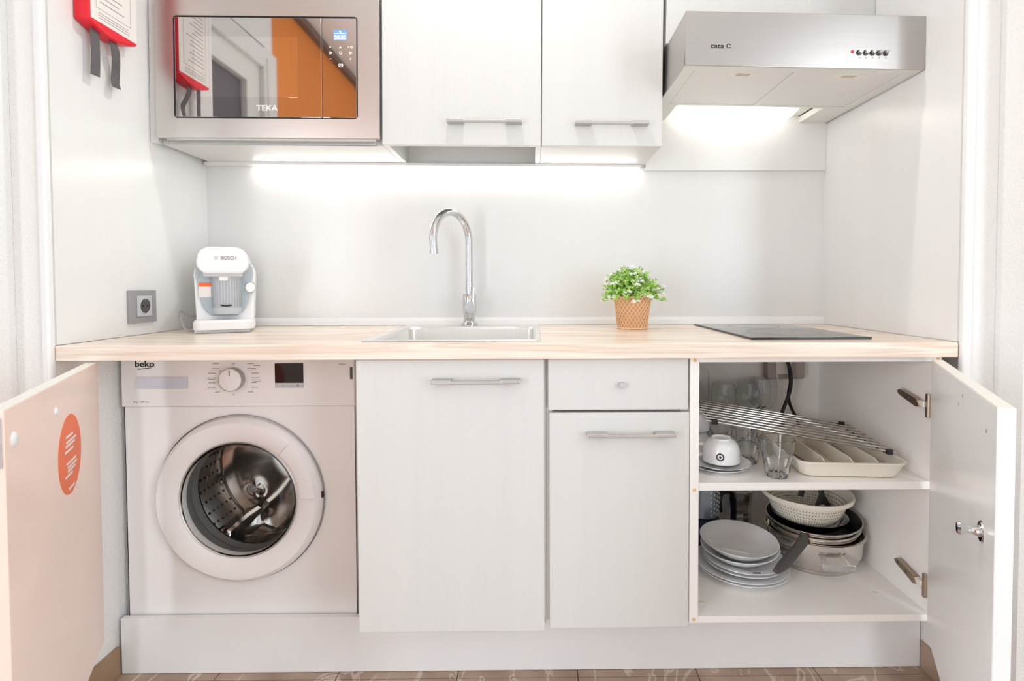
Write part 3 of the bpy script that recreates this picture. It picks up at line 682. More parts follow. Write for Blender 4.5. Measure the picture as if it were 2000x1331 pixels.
# local: x along the door from hinge, y = outward thickness (0 inner face), z up
nrm = Vector((dd.y, -dd.x))
if nrm.dot(Vector((1, 0))) < 0: nrm = -nrm
MR = Matrix(((dd.x, nrm.x, 0, A.x), (dd.y, nrm.y, 0, A.y), (0, 0, 1, 0), (0, 0, 0, 1)))
rd = MB().box(0, DL, 0, .021, .2, .835).tf(MR).build('door', m_lamgloss, t, bevel=.0012)
MB().box(.001, DL-.001, .0005, .0205, .835, .8358).tf(MR).build('edge_band', m_edge, rd)
mb = MB().lathe([(.0005, -.002), (.015, -.002), (.017, 0)], 20, (.470, 0, .630), 'Y').tf(MR); pl = mb.build('lock', m_chrome, rd)
MB().lathe([(.0005, -.030), (.008, -.030), (.010, -.026), (.0075, -.019), (.0055, -.012), (.0085, -.003), (.010, 0)], 20, (.470, 0, .630), 'Y').tf(MR).build('knob', m_chrome, rd)
for u_, z_ in ((.293, .792), (.489, .789), (.325, .812)): MB().lathe([(.0005, -.0004), (.003, -.0004), (.0035, 0)], 10, (u_, 0, z_), 'Y').tf(MR).build('screw_hole', m_grey, rd)
for zc_ in (.728, .300):
    hg = MB().prism([(-.455, zc_+.012), (-.465, zc_+.018), (-.525, zc_+.006), (-.535, zc_-.010), (-.523, zc_-.014), (-.462, zc_+.004)], 'X', SX1-.016, SX1-.004).build('hinge', m_brass, t, bevel=.001)
    MB().cyl((SX1-.017, -.47, zc_+.010), (SX1-.003, -.47, zc_+.010), .0035, n=10).build('screw', m_dgrey, hg)
    MB().cyl((SX1-.017, -.50, zc_+.002), (SX1-.003, -.50, zc_+.002), .0035, n=10).build('screw', m_dgrey, hg)
    bx(SX1-.008, SX1-.0005, -.552, -.544, zc_-.034, zc_+.022).build('mount_plate', m_brass, hg, bevel=.0005)
    bx(SX1-.014, SX1-.003, -.545, -.526, zc_-.010, zc_+.003).build('hinge_arm', m_cream, hg, bevel=.0005)
for (x, y) in ((.410, -.505), (.86, -.47)): MB().lathe([(.0005, .0006), (.008, .0006), (.009, 0)], 16, (x, y, .231)).build('cover_cap', m_edge, t)
for x_, z_ in ((.3745, .833), (.3745, .224), (.3745, .53), (.939, .833), (.939, .224)): MB().lathe([(.0005, -.5606), (.0042, -.5606), (.0045, -.56)], 12, (x_, 0, z_), 'Y').build('dowel_cap', m_basket, t)
# plug box on the rear wall of the cabinet and cables
t = thing('socket_box', 'taupe plastic double socket on the back wall inside the open cabinet', 'socket', (.805, -.058, .705))
bx(.7443, .8662, -.092, -.0565, .7047, .79).build('housing', m_box, t, bevel=.007, seg=3)
bx(.772, .82, -.0965, -.092, .722, .785).build('insert', m_cream, t, bevel=.002)
def cable(name, pts, r, mat, label):
    p = smooth_path(pts, 8); tag(MB().tube(p, r, 8).build(name, mat, org=tuple(p[-1])), label, 'cable')
cable('power_cable', [(.770, -.12, .80), (.795, -.125, .762), (.808, -.120, .715), (.806, -.115, .67), (.792, -.112, .625), (.785, -.112, .60), (.79, -.108, .555)], .0055, m_black, 'left one of two thick black cables hanging behind the wire rack')
cable('power_cable', [(.790, -.105, .80), (.806, -.106, .75), (.813, -.104, .70), (.808, -.102, .66), (.815, -.100, .625), (.835, -.098, .585), (.85, -.096, .55)], .005, m_black, 'right one of two black cables, curving away to the cabinet corner')
cable('power_cable', [(.775, -.09, .72), (.785, -.088, .68), (.78, -.086, .64), (.76, -.085, .60), (.74, -.085, .55)], .003, m_cream, 'thin cream wire beside the black cables in the cabinet')

# left door standing open (appliance door)
A = Vector((-.985, -.570)); B = Vector((-.735, -1.05)); dd = (B-A).normalized(); DL = (B-A).length
nrm = Vector((dd.y, -dd.x))
if nrm.dot(Vector((-1, 0))) < 0: nrm = -nrm
ML = Matrix(((dd.x, nrm.x, 0, A.x), (dd.y, nrm.y, 0, A.y), (0, 0, 1, 0), (0, 0, 0, 1)))
t = thing('cabinet_door', 'white cabinet door with warm bounce light painted in, swung open at the left beside the washing machine', 'door', (A.x, A.y, .195))
MB().box(0, DL, 0, .021, .195, .835).tf(ML).build('panel', m_bouncedoor, t, bevel=.0012)
MB().box(.001, DL-.001, .0005, .0205, .835, .8358).tf(ML).build('edge_band', m_edge, t)
stk = MB().lathe([(.0005, -.0006), (.0745, -.0006), (.075, 0)], 48, (.232, 0, .690), 'Y').tf(ML).build('sticker', m_orangest, t)
mb = MB()
for z, a, b in ((.726, -.018, .026), (.716, -.04, .026), (.709, -.03, .03), (.699, -.02, .034), (.676, -.036, .026), (.668, -.04, .020), (.661, -.03, .020), (.653, -.01, .036), (.627, -.022, .016)):
    mb.box(.232+a, .232+b, -.0009, -.0006, z-.0022, z+.0022)
mb.tf(ML).build('printed_lines', m_wprint, stk, kind='stuff')
MB().lathe([(.0005, -.003), (.005, -.003), (.0075, -.001), (.008, 0)], 16, (.312, 0, .787), 'Y').tf(ML).build('screw_cap', m_white, t)
MB().lathe([(.0005, -.003), (.008, -.003), (.011, -.001), (.012, 0)], 16, (.508, 0, .787), 'Y').tf(ML).build('screw_cap', m_white, t)
MB().box(DL-.0005, DL+.0015, .003, .018, .755, .825).tf(ML).build('lock_plate', m_steel2, t)

# plinth
tag(bx(-1.068, 1.0155, -.413, -.397, .001, .1455).build('plinth', m_lamgloss, org=(0, -.4, .001), bevel=.0008), 'white plinth board along the floor under the units', 'plinth')

# ------------------------------------------------------------------ washing machine
wx0, wx1, wy, wz0, wz1 = -1.0625, -.4635, -.390, .012, .836
t = thing('washing_machine', 'white front-loading washing machine under the worktop', 'washing machine', (-.763, -.2, 0))
dc = (-.7645, .4515); HR = .168
mb = MB()
N = 64; circ = [(dc[0]+HR*cos(2*PI*i/N), dc[1]+HR*sin(2*PI*i/N)) for i in range(N)]
sq = []
for i in range(N):
    a = 2*PI*i/N; c_, s_ = cos(a), sin(a)
    hx = (wx1-dc[0]) if c_ > 0 else (dc[0]-wx0); hz = (.693-dc[1]) if s_ > 0 else (dc[1]-wz0)
    k = min(hx/abs(c_) if abs(c_) > 1e-6 else 9, hz/abs(s_) if abs(s_) > 1e-6 else 9); sq.append((dc[0]+c_*k, dc[1]+s_*k))
# add exact corners by snapping nearest points
for cxn, czn in ((wx0, wz0), (wx1, wz0), (wx0, .693), (wx1, .693)):
    j = min(range(N), key=lambda i: (sq[i][0]-cxn)**2+(sq[i][1]-czn)**2); sq[j] = (cxn, czn)
mb.loft([[(p[0], wy, p[1]) for p in sq], [(p[0], wy, p[1]) for p in circ], [(p[0], wy+.04, p[1]) for p in circ]], False)
mb.box(wx0, wx0+.002, wy, -.03, wz0, wz1).box(wx1-.002, wx1, wy, -.03, wz0, wz1).box(wx0, wx1, wy, -.03, wz1-.004, wz1).box(wx0, wx1, -.032, -.03, wz0, wz1).box(wx0, wx1, wy, -.03, wz0, wz0+.004)
mb.build('cabinet', m_enamel, t)
for x in (wx0+.05, wx1-.05):
    for y in (-.35, -.07): MB().cyl((x, y, .0005), (x, y, wz0), .02, n=16).build('foot', m_black, t)
fas = bx(wx0-.001, wx1+.001, wy-.008, wy+.05, .6945, wz1).build('control_panel', m_enamel, t, bevel=.003)
yf = wy-.008
text('beko', .022, (-1.0015, yf-.0003, .8055), m_ink, fas, sx=1.15, bold=.0005)
MB().prism([(-1.019, .7915), (-1.019, .7935), (-.985, .797), (-.984, .7955)], 'Y', yf-.0004, yf).build('logo_stroke', m_ink, fas)
text('8 kg  1200 rpm', .0065, (-1.012, yf-.0003, .7075), m_inkg, fas, name='rating_lettering', align='CENTER')
det = bx(-1.023, -.887, yf-.0022, yf, .7405, .7744).build('detergent_drawer', m_enamel, t, bevel=.001)
mb = MB().loft([[(p[0], yf-.0040, p[1]) for p in rrect(-1.0205, -.8895, .7425, .7725, .003, 3)], [(p[0], yf-.0026, p[1]) for p in rrect(-1.016, -.893, .750, .769, .003, 3)]], False, False, True)
mb.build('grip_recess', pm('pale_blue_plastic', (.66, .68, .76), .3, var=.02), det)
kb = MB().lathe([(.030, 0), (.030, -.016), (.0295, -.019)], 40, (-.7735, yf, .7665), 'Y').build('programme_knob', m_box, t)
MB().lathe([(.0005, -.0205), (.0265, -.0205), (.0285, -.019), (.0295, -.017)], 40, (-.7735, yf, .7665), 'Y').build('knob_face', m_enamel, kb)
bx(-.7745, -.7725, yf-.0210, yf-.0204, .777, .792).build('pointer', m_ink, kb)
mb = MB(); random.seed(5)
for s_ in (-1, 1):
    for k in range(7):
        z = .806-k*.0123; xa = -.7735+s_*(.046 if 1 < k < 6 else .036); w_ = random.uniform(.012, .022)
        mb.box(min(xa, xa+s_*w_), max(xa, xa+s_*w_), yf-.0003, yf, z-.0009, z+.0009)
        if k % 2: mb.box(min(xa, xa+s_*.026), max(xa, xa+s_*.026), yf-.0003, yf, z-.0045, z-.0042)
mb.box(-.778, -.769, yf-.0003, yf, .805, .807).box(-.840, -.822, yf-.0003, yf, .7645, .766).box(-.722, -.704, yf-.0003, yf, .759, .7605).box(-.722, -.704, yf-.0003, yf, .800, .8015)
mb.lathe([(.0005, yf-.0003), (.0018, yf-.0003)], 8, (-.7735, 0, .7255), 'Y').lathe([(.0005, yf-.0003), (.0022, yf-.0003)], 8, (-.807, 0, .787), 'Y')
mb.build('programme_markings', m_inkg, fas, kind='stuff')
ds = bx(-.667, -.5935, yf-.0012, yf, .7555, .8065).build('display', m_blackgl, fas, bevel=.0008)
for k in range(3): bx(-.667+k*.0215, -.667+k*.0215+(.0205 if k < 2 else .0305), yf-.0016, yf, .7425, .7545).build('display_button', m_lgrey, fas, bevel=.0008)
text('▸‖', .007, (-.6085, yf-.0019, .7485), m_ink, fas, name='start_mark')
bx(-.4735, -.4665, yf-.0008, yf, .765, .796).build('side_slot', m_dgrey, fas)
text('ProSmart', .005, (-.492, yf-.0003, .8035), m_inkg, fas, name='small_lettering')
# door ring, lathe round Y
ring = MB().lathe([(.150, .012), (.150, -.008), (.153, -.013), (.168, -.019), (.190, -.026), (.203, -.0255), (.2125, -.017), (.2165, -.004), (.2165, -.0005), (.20, -.0002)], 72, (dc[0], wy-.001, dc[1]), 'Y')
dro = ring.build('door_ring', m_enamel, t)
MB().lathe([(.2168, -.0005), (.2185, -.0045), (.2195, -.0015), (.2185, 0)], 72, (dc[0]+.001, wy-.001, dc[1]+.002), 'Y').build('door_seam', m_grey, dro)
MB().lathe([(.1535, -.0130), (.1515, -.0150), (.1490, -.0130)], 64, (dc[0], wy-.001, dc[1]), 'Y').build('inner_trim', m_alu, dro)
# grip pad on right of ring
mb = MB(); L = []
for r_, h_ in ((.164, -.0172), (.164, -.0205), (.188, -.0290), (.2035, -.0285), (.2055, -.0240)):
    L.append([(dc[0]+r_*cos(a), wy-.001+h_, dc[1]+r_*sin(a)) for a in [math.radians(2+i*4.5) for i in range(11)]])
mb.loft(L, True, closed=False); mb.build('door_grip', m_enamel, dro)
bx(dc[0]+.2135, dc[0]+.2185, wy-.012, wy-.004, dc[1]+.004, dc[1]+.020).build('latch_slot', m_black, dro)
gl = MB().lathe([(.1495, -.012), (.148, -.006), (.140, .02), (.125, .055), (.085, .075), (.04, .081), (.0005, .082)], 56, (dc[0], wy-.001, dc[1]), 'Y').build('door_glass', m_dglass, dro)
gl.modifiers.new('thick', 'SOLIDIFY').thickness = .004
# gasket and drum
MB().lathe([(.168, .02), (.158, .02), (.154, .035), (.160, .05), (.154, .065), (.162, .08), (.175, .085)], 56, (dc[0], wy, dc[1]), 'Y').build('gasket', m_rubber, t)
drum = MB().lathe([(.162, .085), (.170, .088), (.225, .095), (.235, .105), (.235, .33), (.20, .345), (.08, .338), (.0005, .335)], 64, (dc[0], wy, dc[1]), 'Y').build('drum', m_drum, t)
mb = MB()
for a0 in range(3):
    for ia in range(9):
        for iy in range(9):
            a = a0*2*PI/3+.35+ia*.145; y = wy+.115+iy*.023+(.011 if ia % 2 else 0); r = .2345
            P0 = Vector((dc[0]+r*cos(a), y, dc[1]-r*sin(a))); nrm3 = Vector((-cos(a), 0, sin(a)))
            mb.cyl(P0+nrm3*.0012, P0+nrm3*.0002, .0042, n=6)
mb.build('drum_hole', m_dark, drum, kind='stuff')
for k in range(3):
    a = 2*PI*k/3+.0+.1
    mb = MB(); L = []
    for y, h in ((.105, .01), (.13, .055), (.22, .065), (.31, .05), (.33, .01)):
        L.append([(dc[0]+(.235-rr_)*cos(a+w_), wy+y, dc[1]-(.235-rr_)*sin(a+w_)) for rr_, w_ in ((0, -.17), (h*.5, -.1), (h, -.03), (h, .03), (h*.5, .1), (0, .17))])
    mb.loft(L, True, closed=False); mb.build('drum_paddle', m_drum, drum)

# ------------------------------------------------------------------ cabinet contents, upper shelf
ZS = .5452; ZB = .2312
def saucer_prof(r, h): return [(.0005, .0015), (r*.45, .0015), (r*.5, 0), (r*.56, 0), (r*.6, .003), (r*.92, h-.003), (r, h-.001), (r*.995, h), (r*.6, .0065), (r*.5, .005), (.0005, .005)]
def lathething(name, prof, loc, mat, label, cat, group=None, n=40, rot=None):
    o = MB().lathe(prof, n).build(name, mat); o.location = loc
    if rot: o.rotation_euler = rot
    return tag(o, label, cat, group)
lathething('saucer', saucer_prof(.072, .014), (.466, -.455, ZS), m_porc, 'lower white saucer of the pair under the upturned cup', 'saucer', 'white saucers')
lathething('saucer', saucer_prof(.072, .014), (.470, -.460, ZS+.0078), m_porc, 'upper white saucer of the pair, directly under the upturned cup', 'saucer', 'white saucers')
def cup(loc, label, rz, logo=True, group=None, r=.045, h=.058):
    t = thing('coffee_cup', label, 'cup', loc, (0, 0, rz), group)
    k = h/.058
    MB().lathe([(r, 0), (r*1.0, .012*k), (r*.985, .030*k), (r*.90, .042*k), (r*.70, .052*k), (r*.56, .0545*k), (r*.56, h), (r*.50, h), (r*.48, .055*k), (.0005, .055*k), (.0005, .051*k), (r*.66, .048*k), (r*.85, .038*k), (r*.93, .012*k), (r*.93, 0), (r, 0)], 40).build('bowl', m_porc, t, local=True)
    P = [(-r*.97, 0, .012), (-r-.012, 0, .008), (-r-.021, 0, .016), (-r-.020, 0, .028), (-r-.008, 0, .036), (-r*.93, 0, .036)]
    MB().tube(smooth_path(P, 5), .0042, 8).build('handle', m_porc, t, local=True)
    if logo:
        mb = MB(); b = Matrix.Rotation(-2.35, 4, 'Z')
        mb.lathe([(.0065, .0), (.0095, .0), (.0095, .0007), (.0065, .0007)], 24, (r+.0001, 0, .020), 'X').lathe([(.0005, .0007), (.0028, .0007), (.0028, 0)], 12, (r+.0001, 0, .020), 'X')
        mb.tf(Matrix.Rotation(-1.95-rz, 4, 'Z')); mb.build('round_logo', m_ink, t, local=True)
    return t
cup((.472, -.458, ZS+.0218), 'upturned white cup with round black logo on the saucers', -.35)
cup((.452, -.292, ZS), 'bottom white cup of the stack at the back left of the shelf', .9, False, 'stacked white cups', r=.043)
cup((.452, -.292, ZS+.0585), 'top white cup of the stack at the back left of the shelf', 1.0, False, 'stacked white cups', r=.043)
def tumbler(loc, label, group='faceted glass tumblers'):
    t = thing('tumbler', label, 'glass', loc, (0, 0, random.random()), group)
    N = 40; L = []
    for r, z, fc in ((.024, 0, 0), (.0265, .002, .3), (.031, .035, .8), (.034, .050, .5), (.0375, .062, 0), (.0400, .0915, 0), (.0392, .0925, 0), (.0382, .0915, 0), (.0355, .060, 0), (.0285, .030, 0), (.023, .012, 0), (.010, .009, 0), (.0005, .009, 0)):
        L.append([((r-fc*.0022*abs(cos(5*a)))*cos(a), (r-fc*.0022*abs(cos(5*a)))*sin(a), z) for a in [2*PI*i/N for i in range(N)]])
    mb = MB().loft(L, True, True, False); mb.build('glass_wall', m_glass, t, local=True); return t
tumbler((.588, -.513, ZS), 'clear faceted tumbler standing foremost on the shelf by the tray')
tumbler((.557, -.408, ZS), 'clear faceted tumbler behind the foremost one, under the wire rack')
tumbler((.538, -.275, ZS), 'clear faceted tumbler farthest back under the wire rack')
def wineglass(loc, label, r=.041, h=.163):
    t = thing('wine_glass', label, 'glass', loc, (0, 0, 0), 'wine glasses')
    MB().lathe([(.0005, .0), (.031, .0), (.031, .002), (.012, .005), (.0045, .012), (.004, .06), (.008, .068), (.024, .078), (r*.92, .098), (r, .118), (r*.95, .14), (r*.84, h), (r*.81, h), (r*.92, .14), (r*.96, .118), (r*.88, .099), (.022, .0805), (.0005, .074)], 36).build('bowl', m_glass, t, local=True)
wineglass((.585, -.150, ZS), 'left stemmed wine glass at the back of the shelf', .038, .160)
wineglass((.662, -.155, ZS), 'middle stemmed wine glass at the back of the shelf', .040, .163)
wineglass((.716, -.101, ZS), 'rearmost stemmed wine glass, partly behind the middle one', .037, .165)
lathething('highball_glass', [(.0005, 0), (.021, 0), (.0235, .002), (.026, .197), (.0248, .197), (.0222, .010), (.0005, .010)], (.515, -.150, ZS), m_glass, 'tall narrow straight glass at the back left of the shelf', 'glass')
lathething('highball_glass', [(.0005, 0), (.021, 0), (.0235, .002), (.026, .19), (.0248, .19), (.0222, .010), (.0005, .010)], (.462, -.165, ZS), m_glass, 'second tall straight glass, nearest the cabinet side panel', 'glass')
# cutlery tray, turned a little
TX, TY, TR = .760, -.545, -.075
t = thing('cutlery_tray', 'cream plastic cutlery tray at the right of the shelf', 'cutlery tray', (TX, TY, ZS), (0, 0, TR))
tw, td, th = .258, .325, .040
def tl(i, z, r): return [(p[0], p[1], z) for p in rrect(-tw/2+i, tw/2-i, i, td-i, r, 5)]
mb = MB().loft([tl(.026, 0, .02), tl(.018, .003, .024), tl(.006, .030, .028), tl(.005, th-.004, .028), tl(0, th-.003, .030), tl(0, th, .030), tl(.007, th, .026), tl(.010, .028, .024), tl(.022, .006, .02), tl(.03, .0035, .018)], True, True, True)
mb.build('shell', m_cream, t, local=True)
for x in (-.058, .008, .066):
    poly = [(.014, .004), (.018, .018), (.028, .034), (.045, .0405), (td-.012, .0405), (td-.012, .004)]
    MB().prism(poly, 'X', x-.002, x+.002).build('divider', m_cream, t, local=True, bevel=.0015)
# cutlery lying in the tray
MT = Matrix.Translation((TX, TY, ZS)) @ Matrix.Rotation(TR, 4, 'Z')
def cutlery(kind, x, z, y0, y1, label, mat, rz=0):
    t = thing(kind, label, 'cutlery', tuple(MT @ Vector((x, y0, z))), (0, 0, TR+rz), 'cutlery in the tray')
    L = y1-y0; mb = MB()
    mb.tube([(0, 0, .003), (0, L*.3, .004), (0, L*.62, .003)], [(.0055, .0013), (.0045, .0013), (.0028, .0015)], 8, flat=(1, 0, 0)); mb.build('handle', mat, t, local=True)
    mb = MB()
    if kind in ('spoon', 'wooden_spoon'): mb.tube([(0, L*.6, .003), (0, L*.72, .003), (0, L*.86, .004), (0, L*.97, .0045), (0, L, .005)], [(.0025, .0014), (.010, .0015), (.0165, .0015), (.011, .0015), (.002, .001)], 12, flat=(1, 0, 0))
    elif kind == 'fork':
        mb.tube([(0, L*.6, .003), (0, L*.72, .003), (0, L*.80, .0035)], [(.0025, .0014), (.011, .0012), (.012, .0012)], 10, flat=(1, 0, 0))
        for q in range(4): mb.tube([(-.009+q*.006, L*.79, .0035), (-.009+q*.006, L, .006)], [.0016, .0009], 6)
    else: mb.tube([(0, L*.6, .003), (0, L*.75, .003), (0, L*.95, .003), (0, L, .003)], [(.003, .0012), (.009, .0010), (.009, .0008), (.002, .0006)], 8, flat=(1, 0, 0))
    mb.build('blade' if kind == 'knife' else 'head', mat, t, local=True)
cutlery('wooden_spoon', -.090, .0065, .035, .29, 'wooden spoon in the left compartment of the cutlery tray', m_woodspoon, .03)
cutlery('knife', -.080, .012, .03, .28, 'dark-handled knife beside the wooden spoon in the tray', m_dgrey, .05)
cutlery('knife', .030, .0065, .03, .26, 'steel knife in the third compartment of the tray', m_chrome, .08)
cutlery('knife', .036, .010, .035, .27, 'steel knife crossing over the one in the third compartment', m_chrome, -.03)
cutlery('fork', .088, .0065, .045, .25, 'steel fork in the right compartment of the tray', m_chrome, .1)
cutlery('spoon', .096, .010, .04, .24, 'steel spoon lying over the forks in the right compartment', m_chrome, -.05)
cutlery('fork', -.026, .0065, .04, .25, 'steel fork in the second compartment of the tray', m_chrome, -.03)
cutlery('spoon', .104, .014, .05, .23, 'small steel spoon at the far right of the tray', m_chrome, .03)
# roll-up wire rack leaning from the cups down on to the tray
Lf, Rf = Vector((.430, -.462, .6690)), Vector((.898, -.488, .5910)); Lb, Rb = Vector((.452, -.225, .6750)), Vector((.912, -.255, .6010))
t = thing('drying_rack', 'folding rack of thin steel rods leaning from the cups on to the tray', 'rack', (.66, -.36, .59))
NR = 9
for k in range(NR):
    u = k/(NR-1); a = Lf.lerp(Lb, u); b = Rf.lerp(Rb, u)
    MB().cyl(a, b, .0025, n=8).build('rod', m_rod, t)
for u, v_ in ((.05, 0), (.955, 0), (.955, 1), (.05, 1)):
    c = Lf.lerp(Rf, u) if v_ == 0 else Lb.lerp(Rb, u)
    bx(c.x-.007, c.x+.007, c.y-.006, c.y+.006, c.z-.006, c.z+.006).build('clip', m_black, t, bevel=.001)
for u in (.045, .93):
    a = Lf.lerp(Rf, u); b = Lb.lerp(Rb, u); MB().tube([a-Vector((0, 0, .0035)), b-Vector((0, 0, .0035))], (.0015), 6).build('link_strap', m_dgrey, t)

# ------------------------------------------------------------------ cabinet contents, bottom
def plate_prof(r, h, k=.58): return [(.0005, .002), (r*k*.9, .002), (r*k*.94, 0), (r*k, 0), (r*k*1.06, .003), (r*.97, h-.003), (r, h-.0012), (r*.995, h), (r*.95, h-.0008), (r*k*1.06, .0075), (r*k*.9, .0055), (.0005, .0055)]
P0 = (.566, -.356)
lathething('dinner_plate', plate_prof(.121, .020), (P0[0], P0[1], ZB), m_porc, 'bottom large white dinner plate of the stack', 'plate', 'dinner plates', 56)
lathething('dinner_plate', plate_prof(.121, .020), (P0[0]-.003, P0[1]-.002, ZB+.0085), m_porc, 'second large white dinner plate from the bottom of the stack', 'plate', 'dinner plates', 56)
lathething('side_plate', plate_prof(.103, .018), (.566, -.366, ZB+.0215), m_porc, 'lower of two smaller white plates in the middle of the stack', 'plate', 'side plates', 56)
t = thing('side_plate', 'upper of two smaller white plates, with a small dark mark', 'plate', (.566, -.368, ZB+.0310), group='side plates')
MB().lathe(plate_prof(.103, .018), 56).build('dish', m_porc, t, local=True)
bx(-.012, .008, -.0935, -.0885, .0162, .0168).build('maker_mark', m_ink, t, local=True)
def bowl_prof(r, h): return [(.0005, .002), (r*.48, .002), (r*.5, 0), (r*.55, 0), (r*.62, .004), (r*.84, h*.55), (r, h-.001), (r*.99, h), (r*.95, h-.001), (r*.79, h*.58), (r*.56, .009), (.0005, .0075)]
lathething('soup_plate', bowl_prof(.101, .034), (.556, -.366, ZB+.0435), m_porc, 'lower deep white soup plate near the top of the stack', 'plate', 'soup plates', 56, (.03, -.03, 0))
lathething('soup_plate', bowl_prof(.101, .036), (.552, -.366, ZB+.0600), m_porc, 'topmost deep white soup plate of the stack', 'plate', 'soup plates', 56, (.05, .02, 0))
# stock pot
PC = (.796, -.288)
t = thing('stock_pot', 'large polished steel cooking pot with side handles on the cabinet bottom', 'pot', (PC[0], PC[1], ZB))
MB().lathe([(.0005, 0), (.098, 0), (.1035, .002), (.104, .010), (.107, .0105), (.113, .016), (.122, .040), (.124, .086), (.127, .0885), (.132, .089), (.132, .091), (.126, .092), (.122, .088), (.120, .04), (.108, .016), (.09, .013), (.0005, .013)], 56, (PC[0], PC[1], ZB)).build('body', m_polish, t)
for a in (-1.64, 1.5):
    b = Vector((cos(a), sin(a), 0)); s_ = Vector((-sin(a), cos(a), 0)); c0 = Vector((PC[0], PC[1], ZB+.066))+b*.1235
    for q in (-1, 1): o = MB().tube([c0+s_*q*.030-b*.001, c0+s_*q*.031+b*.010-Vector((0, 0, .008)), c0+s_*q*.034+b*.021-Vector((0, 0, .020))], [(.0075, .002)]*3, 8, flat=tuple(s_)).build('handle_bracket', m_steel2, t)
    mb = MB().tube([c0+s_*-.042+b*.022-Vector((0, 0, .021)), c0+b*.027-Vector((0, 0, .021)), c0+s_*.042+b*.022-Vector((0, 0, .021))], [(.0085, .003)]*3, 10, flat=(0, 0, 1)); mb.build('handle_grip', m_chrome, t)
# saucepan nested in the pot
PS = (.794, -.288); zs = ZB+.062
t = thing('saucepan', 'steel saucepan nested in the large pot', 'pan', (PS[0], PS[1], zs), (.02, -.02, 0))
MB().lathe([(.0005, 0), (.106, 0), (.112, .004), (.116, .020), (.117, .042), (.121, .044), (.121, .046), (.114, .045), (.111, .02), (.104, .005), (.0005, .003)], 56).build('body', m_polish, t, local=True)
# frying pan with black handle
PF = (.794, -.288); zf = ZB+.0730
t = thing('frying_pan', 'black-lined frying pan with a dark handle pointing forward, resting in the pots', 'pan', (PF[0], PF[1], zf), (.03, -.03, 0))
MB().lathe([(.0005, 0), (.088, 0), (.097, .003), (.104, .018), (.1125, .036), (.124, .047), (.1245, .050), (.121, .050)], 56).build('body', m_polish, t, local=True)
MB().lathe([(.1208, .0495), (.1095, .036), (.101, .018), (.094, .006), (.0005, .004)], 56).build('nonstick_lining', m_nonstick, t, local=True)
mb = MB().tube([(-.072, -.096, .038), (-.088, -.118, .033), (-.125, -.150, .024), (-.170, -.185, .012), (-.196, -.203, .006)], [(.012, .009), (.014, .009), (.0135, .008), (.0145, .008), (.009, .005)], 12, flat=(0.8, -.6, 0)); mb.build('handle', m_dgrey, t, local=True)
# mixing bowl and colander
t = thing('mixing_bowl', 'shiny steel bowl under the white colander', 'bowl', (.782, -.290, zf+.0055), (0, 0, 0))
MB().lathe([(.0005, 0), (.060, 0), (.078, .012), (.090, .034), (.098, .050), (.0985, .051), (.096, .050), (.087, .034), (.075, .014), (.058, .003), (.0005, .003)], 56).build('shell', m_chrome, t, local=True)
CX, CY, CZ = .772, -.290, ZB+.1045
t = thing('colander', 'white perforated colander stacked on top of the pans', 'colander', (CX, CY, CZ))
cp_ = [(.0005, 0), (.056, 0), (.070, .010), (.093, .040), (.108, .075), (.119, .078), (.121, .084), (.120, .090), (.1165, .090), (.106, .080), (.090, .041), (.066, .0125), (.052, .003), (.0005, .003)]
MB().lathe(cp_, 64).build('bowl', m_cream, t, local=True)
mb = MB()
for r0, z0, nn in [(.070+(.108-.070)*q/9, None, 84) for q in range(1, 9)]:
    z0 = np.interp(r0, [.070, .093, .108], [.010, .040, .075])
    for k in range(nn):
        a = 2*PI*k/nn; d_ = Vector((cos(a), sin(a), -.5)).normalized(); p = Vector((r0*cos(a), r0*sin(a), z0)); mb.cyl(p+d_*.0006, p-d_*.001, .0014, n=5)
        q_ = Vector(((r0-.0035)*cos(a), (r0-.0035)*sin(a), z0+.002)); mb.cyl(q_-d_*.0008, q_+d_*.001, .0014, n=5)
mb.build('perforations', m_dgrey, t, local=True, kind='stuff')
def utensil(name, label, p0, p1, head):
    p0 = Vector(p0); p1 = Vector(p1); t = thing(name, label, 'utensil', tuple(p0))
    q = p0.lerp(p1, .35)
    MB().tube([q, p1], [(.008, .004), (.011, .006)], 10, flat=(1, 0, 0)).build('handle', m_black, t)
    if head == 'ladle': o = MB().sphere(p0+Vector((0, 0, .018)), .030, 16, 8, (1, 1, .6)).build('head', m_black, t)
    else: MB().tube([p0, p0.lerp(p1, .2), p0.lerp(p1, .38)], [(.026, .0015), (.022, .0015), (.006, .003)], 10, flat=(1, 0, 0)).build('head', m_black, t)
utensil('ladle', 'black plastic ladle lying in the colander', (.735, -.31, CZ+.020), (.79, -.27, .508), 'ladle')
utensil('spatula', 'black plastic spatula standing in the colander', (.815, -.31, CZ+.020), (.823, -.25, .512), 'spat')
cutlery_o = thing('can_opener', 'small steel opener lying in the colander between the black utensils', 'utensil', (.785, -.345, CZ+.062))
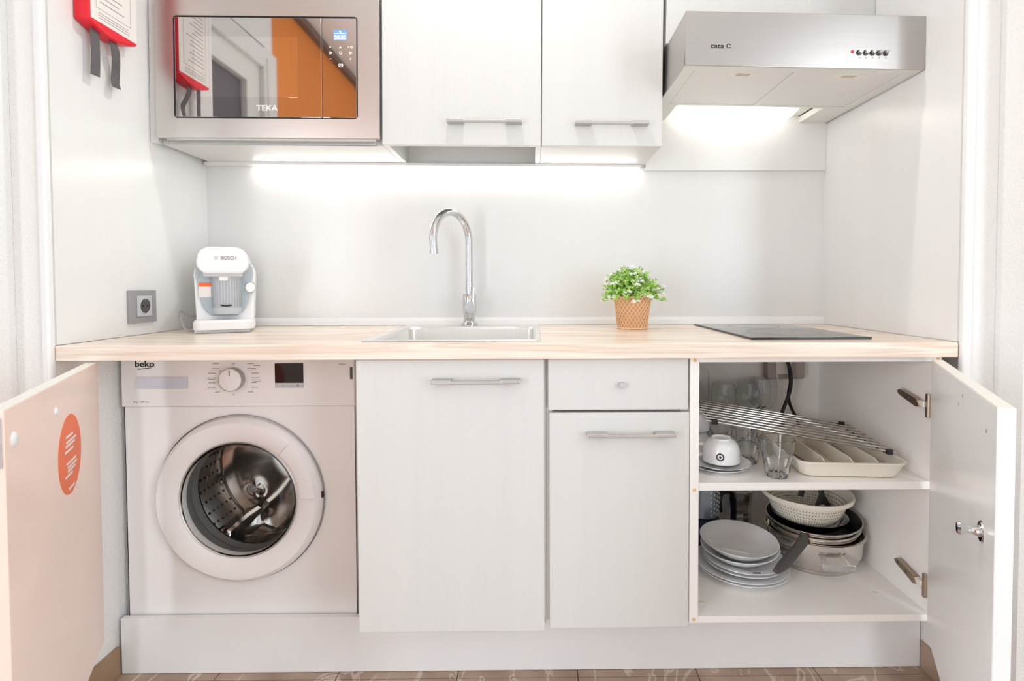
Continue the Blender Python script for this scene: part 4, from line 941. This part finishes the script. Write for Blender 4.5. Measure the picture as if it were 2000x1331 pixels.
MB().tube(smooth_path([(.772, -.35, CZ+.040), (.775, -.35, CZ+.060), (.788, -.35, CZ+.068), (.80, -.348, CZ+.058), (.79, -.35, CZ+.046), (.772, -.35, CZ+.040)], 5), .004, 8).build('loop_handle', m_chrome, cutlery_o)
# back left of the bottom
t = thing('cutlery_drainer', 'blue-grey perforated cylinder in the back left of the cabinet', 'utensil holder', (.512, -.186, ZB+.084))
MB().lathe([(.0005, 0), (.044, 0), (.047, .003), (.049, .175), (.047, .175), (.044, .006), (.0005, .006)], 40, (.512, -.186, ZB+.084)).build('tube', m_bluegrey, t)
mb = MB()
for c_ in range(7):
    for k in range(12):
        a = -1.35+c_*.26; z = ZB+.084+.012+k*.0135+(.0067 if c_ % 2 else 0); r = .0478+.0018*k/12
        p = Vector((.512+r*cos(a), -.186+r*sin(a), z)); d_ = Vector((cos(a), sin(a), 0)); mb.cyl(p-d_*.001, p+d_*.0006, .0022, n=6)
mb.build('perforations', m_white, t, kind='stuff')
lathething('storage_jar', [(.0005, 0), (.046, 0), (.050, .004), (.050, .070), (.046, .078), (.046, .083), (.0005, .083)], (.512, -.186, ZB), m_navy, 'dark navy jar under the blue-grey perforated cylinder', 'jar')
t = thing('moka_pot', 'small steel stovetop coffee pot with black lid knob at the back', 'coffee pot', (.640, -.135, ZB))
MB().lathe([(.0005, 0), (.042, 0), (.044, .003), (.043, .012), (.0445, .014), (.043, .018), (.0445, .02), (.036, .060), (.036, .068)], 12).tf(Matrix.Translation((.64, -.135, ZB))).build('boiler', m_polish, t, flat=True)
MB().lathe([(.036, .068), (.035, .075), (.043, .140), (.040, .143), (.012, .155), (.0005, .156)], 12).tf(Matrix.Translation((.64, -.135, ZB))).build('upper_chamber', m_polish, t, flat=True)
MB().lathe([(.008, .153), (.011, .165), (.009, .175), (.0005, .177)], 16, (.64, -.135, ZB)).build('lid_knob', m_black, t)
MB().tube(smooth_path([(.604, -.155, ZB+.140), (.575, -.17, ZB+.142), (.565, -.178, ZB+.12), (.568, -.175, ZB+.085)], 5), [(.008, .006)]*16, 8).build('handle', m_black, t)
